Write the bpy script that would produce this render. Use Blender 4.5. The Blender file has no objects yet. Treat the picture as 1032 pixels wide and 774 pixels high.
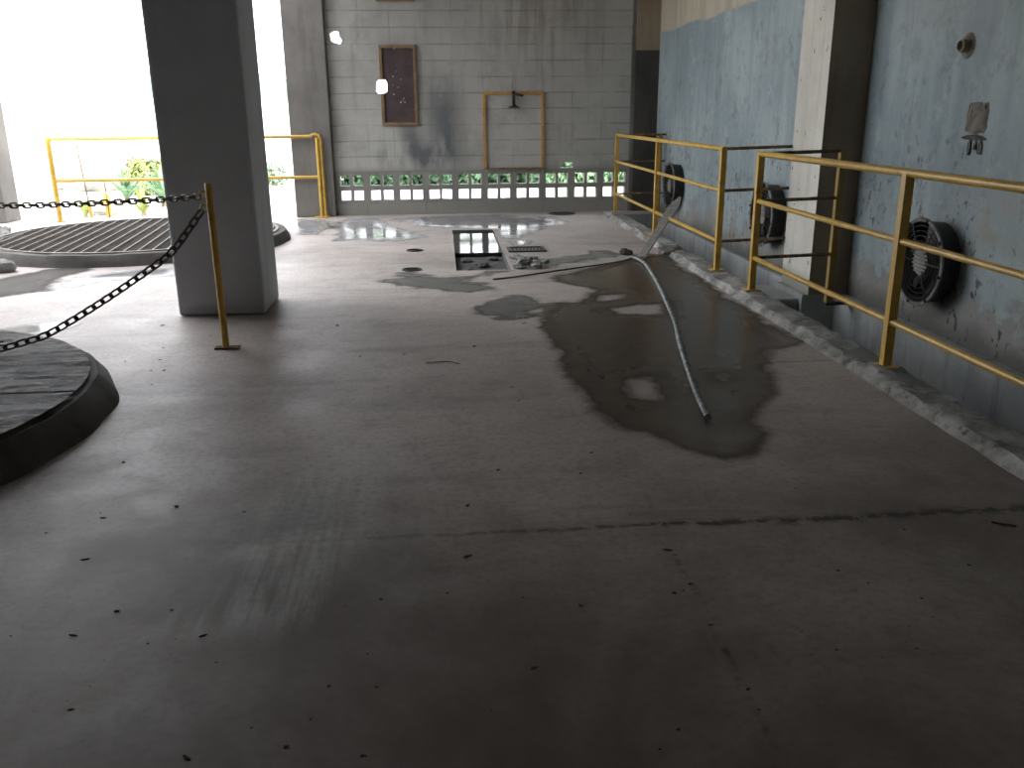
import bpy, bmesh, math, random
from math import sin, cos, tan, radians, pi, sqrt, atan2, hypot
from mathutils import Vector, Matrix, noise as mnoise

random.seed(7)
scene = bpy.context.scene
COL = scene.collection

# ------------------------------------------------------------------ camera
H = 1.25
FPX = 880.0
TH, ROLL, YAW = radians(17.36), radians(0.5), radians(4.4)
CX, CY = 516.0, 387.0
fw = Vector((sin(YAW) * cos(TH), cos(YAW) * cos(TH), -sin(TH)))
r0 = Vector((cos(YAW), -sin(YAW), 0))
u0 = r0.cross(fw)
rt = r0 * cos(ROLL) - u0 * sin(ROLL)
up = u0 * cos(ROLL) + r0 * sin(ROLL)
EYE = Vector((0, 0, H))

def ray(x, y):
    return fw * FPX + rt * (x - CX) - up * (y - CY)

def G(x, y, z=0.0):
    d = ray(x, y)
    return EYE + d * ((z - H) / d.z)

def PX(x, y, X):
    d = ray(x, y)
    return EYE + d * (X / d.x)

def PY(x, y, Y):
    d = ray(x, y)
    return EYE + d * (Y / d.y)

cam = bpy.data.cameras.new('camera')
camo = bpy.data.objects.new('camera', cam)
COL.objects.link(camo)
M3 = Matrix((rt, up, -fw)).transposed()
camo.matrix_world = Matrix.Translation(EYE) @ M3.to_4x4()
cam.sensor_fit = 'HORIZONTAL'
cam.sensor_width = 36.0
cam.lens = FPX / 1032.0 * 36.0
cam.clip_start = 0.05
cam.clip_end = 4000
scene.camera = camo

# ------------------------------------------------------------------ materials
class NT:
    def __init__(self, name):
        self.m = bpy.data.materials.new(name)
        self.m.use_nodes = True
        self.t = self.m.node_tree
        self.t.nodes.clear()
        self.out = self.n('ShaderNodeOutputMaterial')
        self.b = self.n('ShaderNodeBsdfPrincipled')
        self.l(self.b.outputs[0], self.out.inputs[0])
        g = self.n('ShaderNodeNewGeometry')
        self.pos = g.outputs['Position']
        self.tc = self.n('ShaderNodeTexCoord')
        self.obj = self.tc.outputs['Object']

    def n(self, t):
        return self.t.nodes.new(t)

    def l(self, a, b):
        self.t.links.new(a, b)

    def put(self, sock, v):
        if hasattr(v, 'is_output') or isinstance(v, bpy.types.NodeSocket):
            self.l(v, sock)
        elif isinstance(v, (tuple, list)) and len(v) == 3 and sock.type == 'RGBA':
            sock.default_value = (*v, 1)
        else:
            sock.default_value = v

    def noise(self, scale, detail=5, rough=0.6, vec=None, dist=0.0, stretch=None):
        v = vec if vec is not None else self.pos
        if stretch:
            mp = self.n('ShaderNodeMapping')
            mp.inputs['Scale'].default_value = stretch
            self.l(v, mp.inputs[0])
            v = mp.outputs[0]
        x = self.n('ShaderNodeTexNoise')
        self.l(v, x.inputs['Vector'])
        x.inputs['Scale'].default_value = scale
        x.inputs['Detail'].default_value = detail
        x.inputs['Roughness'].default_value = rough
        x.inputs['Distortion'].default_value = dist
        return x.outputs['Fac']

    def voro(self, scale, feature='F1', vec=None):
        x = self.n('ShaderNodeTexVoronoi')
        x.feature = feature
        self.l(vec if vec is not None else self.pos, x.inputs['Vector'])
        x.inputs['Scale'].default_value = scale
        return x.outputs['Distance']

    def step(self, v, a, b):            # smoothstep of v from a to b (a may exceed b)
        x = self.n('ShaderNodeMapRange')
        x.interpolation_type = 'SMOOTHSTEP'
        self.put(x.inputs['Value'], v)
        if a <= b:
            x.inputs['From Min'].default_value = a
            x.inputs['From Max'].default_value = b
        else:
            x.inputs['From Min'].default_value = b
            x.inputs['From Max'].default_value = a
            x.inputs['To Min'].default_value = 1
            x.inputs['To Max'].default_value = 0
        return x.outputs[0]

    def math(self, op, a, b=0.0, c=None):
        x = self.n('ShaderNodeMath')
        x.operation = op
        self.put(x.inputs[0], a)
        self.put(x.inputs[1], b)
        if c is not None:
            self.put(x.inputs[2], c)
        return x.outputs[0]

    def mul(self, *a):
        r = a[0]
        for q in a[1:]:
            r = self.math('MULTIPLY', r, q)
        return r

    def mix(self, fac, a, b):
        x = self.n('ShaderNodeMix')
        x.data_type = 'RGBA'
        self.put(x.inputs[0], fac)
        self.put(x.inputs[6], a)
        self.put(x.inputs[7], b)
        return x.outputs[2]

    def xyz(self, v=None):
        x = self.n('ShaderNodeSeparateXYZ')
        self.l(v if v is not None else self.pos, x.inputs[0])
        return x.outputs

    def bump(self, h, strength=0.3, dist=0.01):
        x = self.n('ShaderNodeBump')
        x.inputs['Strength'].default_value = strength
        x.inputs['Distance'].default_value = dist
        self.l(h, x.inputs['Height'])
        self.l(x.outputs[0], self.b.inputs['Normal'])

    def box(self, v, c, half, soft):     # 1 inside |v-c|<half
        return self.step(self.math('ABSOLUTE', self.math('SUBTRACT', v, c)), half + soft, half - soft if half > soft else 0.0)

    def set(self, color=None, rough=None, metal=None, spec=None):
        if color is not None:
            self.put(self.b.inputs['Base Color'], color)
        if rough is not None:
            self.put(self.b.inputs['Roughness'], rough)
        if metal is not None:
            self.b.inputs['Metallic'].default_value = metal
        if spec is not None:
            self.b.inputs['Specular IOR Level'].default_value = spec
        return self.m


def m_floor():
    k = NT('floor_concrete')
    x, y, z = k.xyz()
    big = k.noise(0.55, 5, 0.6)
    med = k.noise(2.2, 7, 0.65)
    fine = k.noise(40, 4, 0.6)
    sweep = k.noise(1.5, 5, 0.6, stretch=(0.5, 2.2, 1), dist=0.6)
    c = k.mix(k.step(big, 0.35, 0.66), (0.375, 0.325, 0.297), (0.55, 0.485, 0.447))
    c = k.mix(k.mul(k.step(med, 0.45, 0.7), 0.35), c, (0.41, 0.40, 0.385))
    c = k.mix(k.mul(k.step(sweep, 0.52, 0.72), 0.5), c, (0.19, 0.18, 0.172))
    mot = k.noise(7, 6, 0.72, dist=0.3)
    c = k.mix(k.mul(k.step(mot, 0.5, 0.68), 0.4), c, (0.235, 0.203, 0.184))
    c = k.mix(k.mul(k.step(mot, 0.46, 0.32), 0.35), c, (0.52, 0.48, 0.45))
    pk = k.noise(19, 5, 0.7)
    c = k.mix(k.mul(k.step(pk, 0.58, 0.68), k.step(med, 0.4, 0.55), 0.35), c, (0.15, 0.13, 0.118))
    # red-brown mud film over the nearer half, deepened to stand in for shade
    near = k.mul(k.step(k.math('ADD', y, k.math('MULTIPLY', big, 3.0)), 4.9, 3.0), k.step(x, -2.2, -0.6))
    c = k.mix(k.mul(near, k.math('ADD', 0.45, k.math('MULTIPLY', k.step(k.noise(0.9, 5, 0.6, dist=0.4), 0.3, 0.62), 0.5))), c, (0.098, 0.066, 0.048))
    # rust coloured stain in the middle and near the right edge
    st = k.noise(0.8, 4, 0.55, stretch=(1.1, 0.7, 1))
    c = k.mix(k.mul(k.step(st, 0.55, 0.7), k.step(y, 5.2, 3.2), 0.55), c, (0.17, 0.105, 0.085))
    # pale trowel smears
    u = k.math('ADD', x, k.math('MULTIPLY', k.math('SUBTRACT', y, 2.5), -0.17))
    stre = k.noise(1.0, 5, 0.6, stretch=(16, 1.2, 1))
    sm = k.mul(k.box(u, -0.47, 0.17, 0.07), k.box(y, 2.5, 0.52, 0.1), k.step(stre, 0.36, 0.58))
    c = k.mix(k.mul(sm, 0.8), c, (0.44, 0.43, 0.41))
    flake = k.mul(k.step(k.noise(14, 5, 0.7), 0.6, 0.68), k.step(k.noise(1.6, 3), 0.45, 0.6), k.box(y, 2.9, 0.5, 0.3), k.box(x, -0.2, 0.5, 0.3))
    c = k.mix(k.mul(flake, 0.55), c, (0.45, 0.43, 0.41))
    # dark dragged stains left of centre
    dk = k.mul(k.box(y, 2.45, 0.28, 0.25), k.box(x, -0.75, 0.5, 0.35), k.step(k.noise(3, 5), 0.35, 0.6))
    c = k.mix(k.mul(dk, 0.65), c, (0.10, 0.10, 0.097))
    # construction joints packed with dirt
    wob = k.math('MULTIPLY', k.math('SUBTRACT', k.noise(2.5, 5), 0.5), 0.09)
    jn = k.noise(22, 4, 0.7)
    j1 = k.mul(k.box(k.math('ADD', y, wob), 2.45, 0.008, 0.012), k.step(jn, 0.38, 0.55), k.step(x, -1.0, 0.9))
    j1b = k.mul(k.box(k.math('ADD', y, wob), 2.45, 0.022, 0.03), k.step(k.noise(11, 5, 0.7), 0.42, 0.55), k.step(x, 0.5, 1.0), 0.9)
    j2 = k.mul(k.box(k.math('ADD', x, wob), 0.65, 0.005, 0.012), k.step(jn, 0.42, 0.6), k.step(y, 2.9, 2.6), k.step(k.noise(6, 3), 0.4, 0.6), 0.75)
    j3 = k.mul(k.box(k.math('ADD', y, k.math('MULTIPLY', wob, 0.3)), 4.22, 0.004, 0.007), k.step(x, 1.2, 1.6), 0.8)
    j = k.math('MINIMUM', k.math('ADD', k.math('ADD', j1, j1b), k.math('ADD', j2, j3)), 1.0)
    c = k.mix(j, c, (0.035, 0.03, 0.028))
    # fine specks of dirt
    sp = k.mul(k.step(k.voro(17), 0.075, 0.045), k.step(k.noise(1.3, 3), 0.47, 0.6))
    c = k.mix(k.mul(sp, 0.8), c, (0.05, 0.045, 0.04))
    c = k.mix(k.mul(k.step(fine, 0.42, 0.7), 0.3), c, (0.1, 0.092, 0.085))
    hgt = k.math('SUBTRACT', k.math('ADD', k.math('MULTIPLY', fine, 0.25), k.math('MULTIPLY', med, 0.5)), k.math('MULTIPLY', j, 0.8))
    k.bump(hgt, 0.22, 0.010)
    rg = k.math('SUBTRACT', 0.58, k.math('MULTIPLY', k.step(med, 0.4, 0.75), 0.14))
    return k.set(c, rg, spec=0.5)


def m_concrete(name, a, b, dark, streak=(3.0, 3.0, 0.35), rough=0.85, bumps=0.3, obj=False):
    k = NT(name)
    v = k.obj if obj else k.pos
    n1 = k.noise(1.6, 6, 0.65, v)
    n2 = k.noise(2.2, 5, 0.6, v, stretch=streak)
    f = k.noise(45, 4, 0.6, v)
    c = k.mix(k.step(n1, 0.32, 0.68), a, b)
    c = k.mix(k.mul(k.step(n2, 0.5, 0.72), 0.6), c, dark)
    c = k.mix(k.mul(k.step(f, 0.5, 0.75), 0.2), c, dark)
    k.bump(k.math('ADD', k.math('MULTIPLY', f, 0.3), n1), bumps, 0.012)
    return k.set(c, rough, spec=0.3)


def m_blockwall():
    k = NT('painted_blockwork')
    x, y, z = k.xyz()
    wob = k.math('MULTIPLY', k.math('SUBTRACT', k.noise(5, 3), 0.5), 0.012)
    zz = k.math('ADD', z, wob)
    fz = k.math('FRACT', k.math('DIVIDE', k.math('ADD', zz, 0.036), 0.188))
    fx = k.math('FRACT', k.math('DIVIDE', k.math('ADD', k.math('ADD', x, wob), 1.275 + 0.037), 0.3715))
    dz = k.math('ABSOLUTE', k.math('SUBTRACT', fz, 0.5))
    dx = k.math('ABSOLUTE', k.math('SUBTRACT', fx, 0.5))
    jh = k.mul(k.step(dz, 0.44, 0.495), k.math('ADD', 0.2, k.math('MULTIPLY', k.step(k.noise(3.2, 4), 0.38, 0.6), 0.8)))
    jv = k.mul(k.step(dx, 0.47, 0.497), k.step(k.noise(2.7, 3), 0.42, 0.62), 0.6)
    j = k.math('MAXIMUM', jh, jv)
    n1 = k.noise(1.1, 6, 0.6)
    drip = k.noise(2.0, 5, 0.65, stretch=(4, 4, 0.4))
    c = k.mix(k.step(n1, 0.35, 0.65), (0.34, 0.338, 0.315), (0.44, 0.438, 0.41))
    c = k.mix(k.mul(k.step(drip, 0.5, 0.75), 0.5), c, (0.22, 0.215, 0.195))
    # brown runs high on the wall right of the sealed opening
    br = k.mul(k.box(x, 1.25, 0.55, 0.4), k.step(z, 1.3, 2.2), k.step(drip, 0.42, 0.6), 0.5)
    c = k.mix(br, c, (0.24, 0.19, 0.14))
    # paler coat in the sealed opening
    pan = k.mul(k.box(x, 0.92, 0.37, 0.01), k.box(z, 1.0, 0.46, 0.01), 0.75)
    c = k.mix(pan, c, (0.49, 0.485, 0.46))
    c = k.mix(k.mul(k.step(z, 0.62, 0.5), 0.8), c, (0.25, 0.24, 0.215))
    # soot marks under and beside the brown panel
    sn = k.noise(4, 5, 0.6, stretch=(1.4, 1, 0.6))
    s1 = k.mul(k.box(k.math('ADD', x, k.math('MULTIPLY', z, 0.35)), -0.02, 0.10, 0.12), k.box(z, 0.85, 0.25, 0.15), k.step(sn, 0.24, 0.42))
    s2 = k.mul(k.box(x, 0.06, 0.16, 0.2), k.box(z, 1.15, 0.42, 0.35), k.step(sn, 0.26, 0.48))
    s3 = k.mul(k.box(x, 0.10, 0.02, 0.025), k.box(z, 0.93, 0.12, 0.08))
    s4 = k.mul(k.box(x, -0.3, 0.5, 0.3), k.box(z, 0.72, 0.1, 0.12), k.step(sn, 0.4, 0.6), 0.7)
    s = k.math('MINIMUM', k.math('ADD', k.math('ADD', s1, s2), k.math('ADD', s3, s4)), 1.0)
    c = k.mix(k.mul(s, 0.8), c, (0.075, 0.088, 0.10))
    mot = k.noise(3.5, 6, 0.7)
    c = k.mix(k.mul(k.step(mot, 0.48, 0.68), 0.45), c, (0.26, 0.255, 0.235))
    c = k.mix(k.mul(j, 0.6), c, (0.16, 0.155, 0.145))
    f = k.noise(50, 3)
    k.bump(k.math('SUBTRACT', k.math('MULTIPLY', f, 0.2), j), 0.5, 0.008)
    return k.set(c, 0.8, spec=0.3)


def m_bluewall():
    k = NT('blue_plaster')
    x, y, z = k.xyz()
    n1 = k.noise(1.3, 6, 0.62)
    drip = k.noise(1.6, 6, 0.65, stretch=(1, 5, 0.35))
    c = k.mix(k.step(n1, 0.34, 0.66), (0.22, 0.285, 0.31), (0.35, 0.415, 0.43))
    c = k.mix(k.mul(k.step(drip, 0.48, 0.72), 0.45), c, (0.40, 0.45, 0.445))
    c = k.mix(k.mul(k.step(drip, 0.5, 0.3), 0.4), c, (0.17, 0.215, 0.235))
    blot = k.noise(2.6, 7, 0.72)
    c = k.mix(k.mul(k.step(blot, 0.5, 0.66), 0.6), c, (0.17, 0.205, 0.215))
    c = k.mix(k.mul(k.step(blot, 0.44, 0.32), 0.5), c, (0.42, 0.46, 0.45))
    gr = k.noise(5.5, 7, 0.75, dist=0.3)
    c = k.mix(k.mul(k.step(gr, 0.52, 0.66), 0.5), c, (0.12, 0.14, 0.145))
    c = k.mix(k.mul(k.step(k.noise(1.9, 6, 0.7, dist=0.5), 0.6, 0.68), k.step(z, 1.4, 0.7), 0.7), c, (0.27, 0.265, 0.235))
    # bare beige render above the paint line
    zl = k.math('ADD', z, k.math('MULTIPLY', k.math('SUBTRACT', k.noise(1.2, 4), 0.5), 0.10))
    top = k.step(zl, 2.12, 2.15)
    top = k.mul(top, k.step(y, 5.9, 6.2))
    be = k.mix(k.step(drip, 0.4, 0.65), (0.47, 0.43, 0.34), (0.36, 0.325, 0.26))
    c = k.mix(top, c, be)
    c = k.mix(k.mul(k.step(zl, 1.5, 2.0), k.step(y, 6.0, 5.5), 0.6), c, (0.30, 0.33, 0.32))
    # paint flaked off towards the floor
    fl = k.noise(3.2, 7, 0.7)
    low = k.step(k.math('ADD', z, k.math('MULTIPLY', k.math('SUBTRACT', fl, 0.5), 1.3)), 0.33, 0.16)
    c = k.mix(k.mul(low, 0.85), c, (0.24, 0.23, 0.205))
    grime = k.step(k.math('ADD', z, k.math('MULTIPLY', k.math('SUBTRACT', n1, 0.5), 0.4)), 0.14, -0.02)
    c = k.mix(k.mul(grime, 0.8), c, (0.075, 0.07, 0.062))
    # black chips
    chip = k.mul(k.step(k.noise(24, 4, 0.6, stretch=(1, 1, 0.6)), 0.575, 0.62), k.step(k.noise(2.6, 4), 0.42, 0.58), k.step(z, 1.7, 0.3))
    c = k.mix(k.mul(chip, 0.9), c, (0.03, 0.03, 0.028))
    # ochre rubbed patch in the near bay
    oc = k.mul(k.box(y, 4.55, 0.35, 0.3), k.box(z, 0.62, 0.22, 0.2), k.step(k.noise(5, 5), 0.45, 0.62), 0.55)
    c = k.mix(oc, c, (0.33, 0.30, 0.22))
    f = k.noise(35, 4)
    k.bump(k.math('SUBTRACT', k.math('ADD', k.math('MULTIPLY', f, 0.3), k.math('MULTIPLY', n1, 0.6)), k.math('MULTIPLY', chip, 0.8)), 0.35, 0.012)
    return k.set(c, 0.62, spec=0.4)


def m_pilaster():
    k = NT('cream_pilaster_paint')
    x, y, z = k.xyz()
    n1 = k.noise(1.5, 6, 0.62)
    drip = k.noise(1.8, 5, 0.62, stretch=(1, 5, 0.4))
    c = k.mix(k.step(n1, 0.35, 0.65), (0.50, 0.49, 0.43), (0.62, 0.605, 0.54))
    c = k.mix(k.mul(k.step(drip, 0.5, 0.7), 0.5), c, (0.40, 0.42, 0.40))
    chip = k.mul(k.step(k.noise(16, 3, 0.55, stretch=(1, 1.2, 0.7)), 0.68, 0.72), 0.9)
    c = k.mix(chip, c, (0.07, 0.065, 0.06))
    c = k.mix(k.step(z, 0.12, 0.0), c, (0.3, 0.29, 0.26))
    k.bump(k.math('SUBTRACT', k.noise(30, 4), chip), 0.3, 0.01)
    return k.set(c, 0.75, spec=0.3)


def m_yellow():
    k = NT('yellow_paint')
    n1 = k.noise(9, 5, 0.65, k.obj)
    c = k.mix(k.step(n1, 0.35, 0.65), (0.52, 0.315, 0.05), (0.66, 0.42, 0.085))
    c = k.mix(k.mul(k.step(k.noise(22, 4, 0.7, k.obj), 0.62, 0.7), 0.75), c, (0.14, 0.075, 0.03))
    return k.set(c, 0.30)


def m_rustyrail():
    k = NT('rusted_rail')
    n1 = k.noise(11, 5, 0.65, k.obj)
    c = k.mix(k.step(n1, 0.45, 0.62), (0.11, 0.075, 0.05), (0.30, 0.17, 0.045))
    return k.set(c, 0.55)


def simple(name, a, b, scale=8, rough=0.6, metal=0.0, spec=0.4, bump=0.0, obj=True, stretch=None):
    k = NT(name)
    v = k.obj if obj else k.pos
    n1 = k.noise(scale, 5, 0.65, v, stretch=stretch)
    if bump:
        k.bump(n1, bump, 0.01)
    return k.set(k.mix(k.step(n1, 0.35, 0.65), a, b), rough, metal, spec)


def m_wet(name, dry_edge, deep=(0.052, 0.047, 0.043), rough=(0.04, 0.3), spec=0.5, namp=0.42, stretch=None):
    k = NT(name)
    a = k.n('ShaderNodeAttribute')
    a.attribute_name = 'wet'
    w = a.outputs['Fac']
    n1 = k.noise(1.7, 6, 0.62, stretch=stretch)
    n2 = k.noise(6, 5, 0.6)
    v = k.math('ADD', w, k.math('MULTIPLY', k.math('SUBTRACT', n1, 0.5), namp))
    v = k.math('ADD', v, k.math('MULTIPLY', k.math('SUBTRACT', n2, 0.5), 0.26))
    alpha = k.step(v, 0.5 - dry_edge, 0.5 + dry_edge)
    pool = k.step(v, 0.52, 0.75)
    c = k.mix(k.step(n2, 0.3, 0.7), deep, tuple(q * 1.5 for q in deep))
    rg = k.math('SUBTRACT', rough[1], k.math('MULTIPLY', pool, rough[1] - rough[0]))
    f = k.noise(40, 4, 0.6)
    k.bump(k.math('MULTIPLY', f, k.math('SUBTRACT', 1.0, pool)), 0.15, 0.01)
    k.set(c, rg, spec=spec)
    k.b.inputs['IOR'].default_value = 1.36
    tr = k.n('ShaderNodeBsdfTransparent')
    mx = k.n('ShaderNodeMixShader')
    k.put(mx.inputs[0], alpha)
    k.l(tr.outputs[0], mx.inputs[1])
    k.l(k.b.outputs[0], mx.inputs[2])
    k.l(mx.outputs[0], k.out.inputs[0])
    return k.m


def m_curb():
    k = NT('chipped_white_curb')
    n1 = k.noise(4, 7, 0.7)
    n2 = k.noise(13, 5, 0.65)
    c = k.mix(k.step(n1, 0.4, 0.62), (0.20, 0.195, 0.18), (0.40, 0.395, 0.37))
    c = k.mix(k.mul(k.step(n2, 0.55, 0.66), 0.85), c, (0.10, 0.095, 0.085))
    k.bump(k.math('ADD', n1, k.math('MULTIPLY', n2, 0.5)), 0.7, 0.02)
    return k.set(c, 0.85, spec=0.3)


def m_hose():
    k = NT('grey_hose')
    n1 = k.noise(26, 5, 0.7)
    c = k.mix(k.step(n1, 0.4, 0.6), (0.36, 0.39, 0.375), (0.13, 0.145, 0.14))
    return k.set(c, 0.5)


def m_plate():
    k = NT('flaking_dark_cover')
    x, y, z = k.xyz()
    n1 = k.noise(2.2, 6, 0.65)
    fl = k.noise(4.5, 7, 0.75, stretch=(1, 3.2, 1), dist=0.5)
    c = k.mix(k.step(n1, 0.35, 0.65), (0.055, 0.062, 0.072), (0.10, 0.105, 0.112))
    dx = k.math('SUBTRACT', x, -2.9)
    dy = k.math('SUBTRACT', y, 3.565)
    rr = k.math('SQRT', k.math('ADD', k.math('MULTIPLY', dx, dx), k.math('MULTIPLY', dy, dy)))
    edge = k.step(k.math('ADD', rr, k.math('MULTIPLY', k.math('SUBTRACT', n1, 0.5), 1.0)), 0.86, 1.02)
    c = k.mix(k.mul(edge, k.step(fl, 0.46, 0.52), 0.95), c, (0.40, 0.385, 0.35))
    c = k.mix(k.mul(edge, k.step(fl, 0.45, 0.38), 0.9), c, (0.025, 0.024, 0.023))
    c = k.mix(k.mul(k.step(k.noise(6, 5), 0.55, 0.7), 0.6), c, (0.12, 0.075, 0.045))
    k.bump(k.math('ADD', fl, n1), 0.6, 0.02)
    return k.set(c, 0.6, spec=0.4)


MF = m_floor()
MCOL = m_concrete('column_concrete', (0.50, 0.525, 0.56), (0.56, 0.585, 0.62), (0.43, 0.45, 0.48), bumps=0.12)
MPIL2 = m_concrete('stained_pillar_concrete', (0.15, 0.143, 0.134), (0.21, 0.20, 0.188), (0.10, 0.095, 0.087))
MDARKP = m_concrete('dark_concrete', (0.055, 0.053, 0.05), (0.09, 0.082, 0.07), (0.035, 0.034, 0.033))  # darker tone for the lower part of the corner pillar
MBROWN = m_concrete('brown_raw_concrete', (0.26, 0.21, 0.155), (0.34, 0.28, 0.21), (0.16, 0.13, 0.10))
MCEIL = m_concrete('ceiling_concrete', (0.36, 0.355, 0.345), (0.42, 0.415, 0.40), (0.28, 0.275, 0.265))
MSHELL = m_concrete('dark_shell_concrete', (0.36, 0.35, 0.335), (0.42, 0.41, 0.39), (0.28, 0.27, 0.255))
MTRENCH = m_concrete('trench_concrete', (0.30, 0.32, 0.32), (0.46, 0.475, 0.465), (0.12, 0.13, 0.13), streak=(1, 4, 0.4))
MMUD = m_concrete('trench_mud', (0.08, 0.08, 0.08), (0.13, 0.13, 0.128), (0.05, 0.05, 0.05))
MBASIN = m_concrete('basin_curb_concrete', (0.075, 0.071, 0.066), (0.135, 0.129, 0.12), (0.045, 0.043, 0.04), bumps=0.5)
MWALL = m_blockwall()
MBLUE = m_bluewall()
MCREAM = m_pilaster()
MYEL = m_yellow()
MRAIL = m_rustyrail()
MYELSHADE = simple('shaded_yellow', (0.22, 0.14, 0.03), (0.32, 0.20, 0.045), 9, 0.55)  # yellow paint darkened to stand in for shade on the wall-side posts
MCURB = m_curb()
MHOSE = m_hose()
MPLATE = m_plate()
MBLACK = simple('black_iron', (0.018, 0.018, 0.019), (0.04, 0.038, 0.036), 12, 0.5)
MBLADE = simple('sooty_blade', (0.022, 0.021, 0.02), (0.045, 0.042, 0.038), 9, 0.45)
MRING = simple('worn_grey_ring', (0.20, 0.20, 0.19), (0.09, 0.085, 0.08), 14, 0.5)
MMOTOR = simple('dusty_motor_grey', (0.17, 0.17, 0.155), (0.26, 0.255, 0.235), 10, 0.6)
MCHAIN = simple('dark_chain_steel', (0.07, 0.064, 0.056), (0.15, 0.132, 0.11), 30, 0.45, 0.4)
MGRATE = simple('rusty_grating', (0.15, 0.135, 0.115), (0.26, 0.235, 0.205), 4, 0.6, 0.2)
MVOID = simple('dark_basin_water', (0.05, 0.045, 0.04), (0.09, 0.08, 0.07), 2, 0.5)
MBPANEL = simple('purple_brown_board', (0.055, 0.038, 0.04), (0.085, 0.058, 0.058), 5, 0.6)
MOCHRE = simple('ochre_frame_wood', (0.17, 0.105, 0.05), (0.25, 0.16, 0.08), 10, 0.65)
MORANGE = simple('orange_frame_paint', (0.42, 0.22, 0.06), (0.55, 0.31, 0.10), 10, 0.55)
MWHITE = simple('white_flecks', (0.5, 0.5, 0.5), (0.6, 0.6, 0.6), 10, 0.7)
MPLANK = simple('grey_weathered_wood', (0.20, 0.19, 0.18), (0.30, 0.285, 0.27), 6, 0.75, stretch=(1, 6, 6))
MCABLE = simple('black_rubber', (0.018, 0.018, 0.02), (0.03, 0.03, 0.032), 8, 0.4)
MGRIT = simple('dark_grit', (0.03, 0.027, 0.024), (0.07, 0.06, 0.05), 30, 0.9)
MLUMP = simple('broken_concrete', (0.17, 0.165, 0.155), (0.33, 0.325, 0.31), 6, 0.9, bump=0.5)
MBLOCK = m_concrete('vent_block_concrete', (0.24, 0.235, 0.215), (0.31, 0.305, 0.28), (0.17, 0.165, 0.15))
MGROUND = simple('sunlit_pale_ground', (0.52, 0.50, 0.45), (0.62, 0.60, 0.55), 0.4, 0.95, obj=False)
MHILL = simple('hazy_blue_hill', (0.11, 0.17, 0.19), (0.14, 0.20, 0.22), 0.01, 1.0, obj=False)  # distance haze is put into the hill colour
MLEAF = simple('green_leaves', (0.075, 0.16, 0.085), (0.17, 0.29, 0.16), 3, 0.6)
MLEAF2 = simple('yellow_green_leaves', (0.17, 0.22, 0.06), (0.27, 0.30, 0.09), 3, 0.6)
MSTEM = simple('brown_stem', (0.10, 0.075, 0.05), (0.15, 0.11, 0.07), 6, 0.9)
MMOUND = simple('grey_earth', (0.24, 0.225, 0.20), (0.34, 0.32, 0.29), 3, 0.95, bump=0.5, obj=False)
MPITWATER = simple('still_pit_water', (0.02, 0.022, 0.024), (0.03, 0.032, 0.034), 9, 0.05, obj=False, bump=0.10)
MSTEELCH = simple('dark_steel_channel', (0.03, 0.03, 0.032), (0.05, 0.05, 0.05), 6, 0.4)
MCUTFACE = simple('broken_pocket_mortar', (0.13, 0.12, 0.105), (0.22, 0.20, 0.175), 14, 0.9, bump=0.6)

# ------------------------------------------------------------------ mesh helpers
def tag(o, label=None, cat=None, group=None, kind=None):
    if label: o['label'] = label
    if cat: o['category'] = cat
    if group: o['group'] = group
    if kind: o['kind'] = kind
    return o

def empty(name, loc):
    o = bpy.data.objects.new(name, None)
    o.location = loc
    o.empty_display_size = 0.1
    COL.objects.link(o)
    return o

WORLD = {}
def obj(name, bm, mats, parent=None, smooth=False, origin=None):
    """World-space bmesh -> one linked object (local to its parent / its own origin)."""
    if not isinstance(mats, (list, tuple)):
        mats = [mats]
    if parent is not None and origin is None:
        off = WORLD.get(parent.name, Vector(parent.location))
        loc = Vector((0, 0, 0))
    else:
        off = Vector(origin) if origin is not None else Vector((0, 0, 0))
        loc = off
    bmesh.ops.translate(bm, verts=bm.verts, vec=-off)
    me = bpy.data.meshes.new(name)
    bm.normal_update()
    bm.to_mesh(me)
    bm.free()
    for m in mats:
        me.materials.append(m)
    if smooth:
        for p in me.polygons:
            p.use_smooth = True
        try:
            me.set_sharp_from_angle(angle=radians(40))
        except Exception:
            pass
    o = bpy.data.objects.new(name, me)
    COL.objects.link(o)
    o.location = loc
    if parent is not None:
        o.parent = parent
    WORLD[o.name] = off
    return o

def new():
    return bmesh.new()

def box(bm, a, b, mi=0, bevel=0.0):
    x0, y0, z0 = a; x1, y1, z1 = b
    vs = [bm.verts.new(p) for p in [(x0,y0,z0),(x1,y0,z0),(x1,y1,z0),(x0,y1,z0),(x0,y0,z1),(x1,y0,z1),(x1,y1,z1),(x0,y1,z1)]]
    fs = [bm.faces.new([vs[i] for i in q]) for q in [(3,2,1,0),(4,5,6,7),(0,1,5,4),(1,2,6,5),(2,3,7,6),(3,0,4,7)]]
    for f in fs: f.material_index = mi
    if bevel:
        es = list({e for f in fs for e in f.edges})
        bmesh.ops.bevel(bm, geom=es, offset=bevel, segments=2, affect='EDGES', profile=0.5)
    return fs

def frame(d):
    d = d.normalized()
    a = Vector((0, 0, 1)) if abs(d.z) < 0.9 else Vector((0, 1, 0))
    s = d.cross(a).normalized()
    return s, s.cross(d).normalized()

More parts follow.
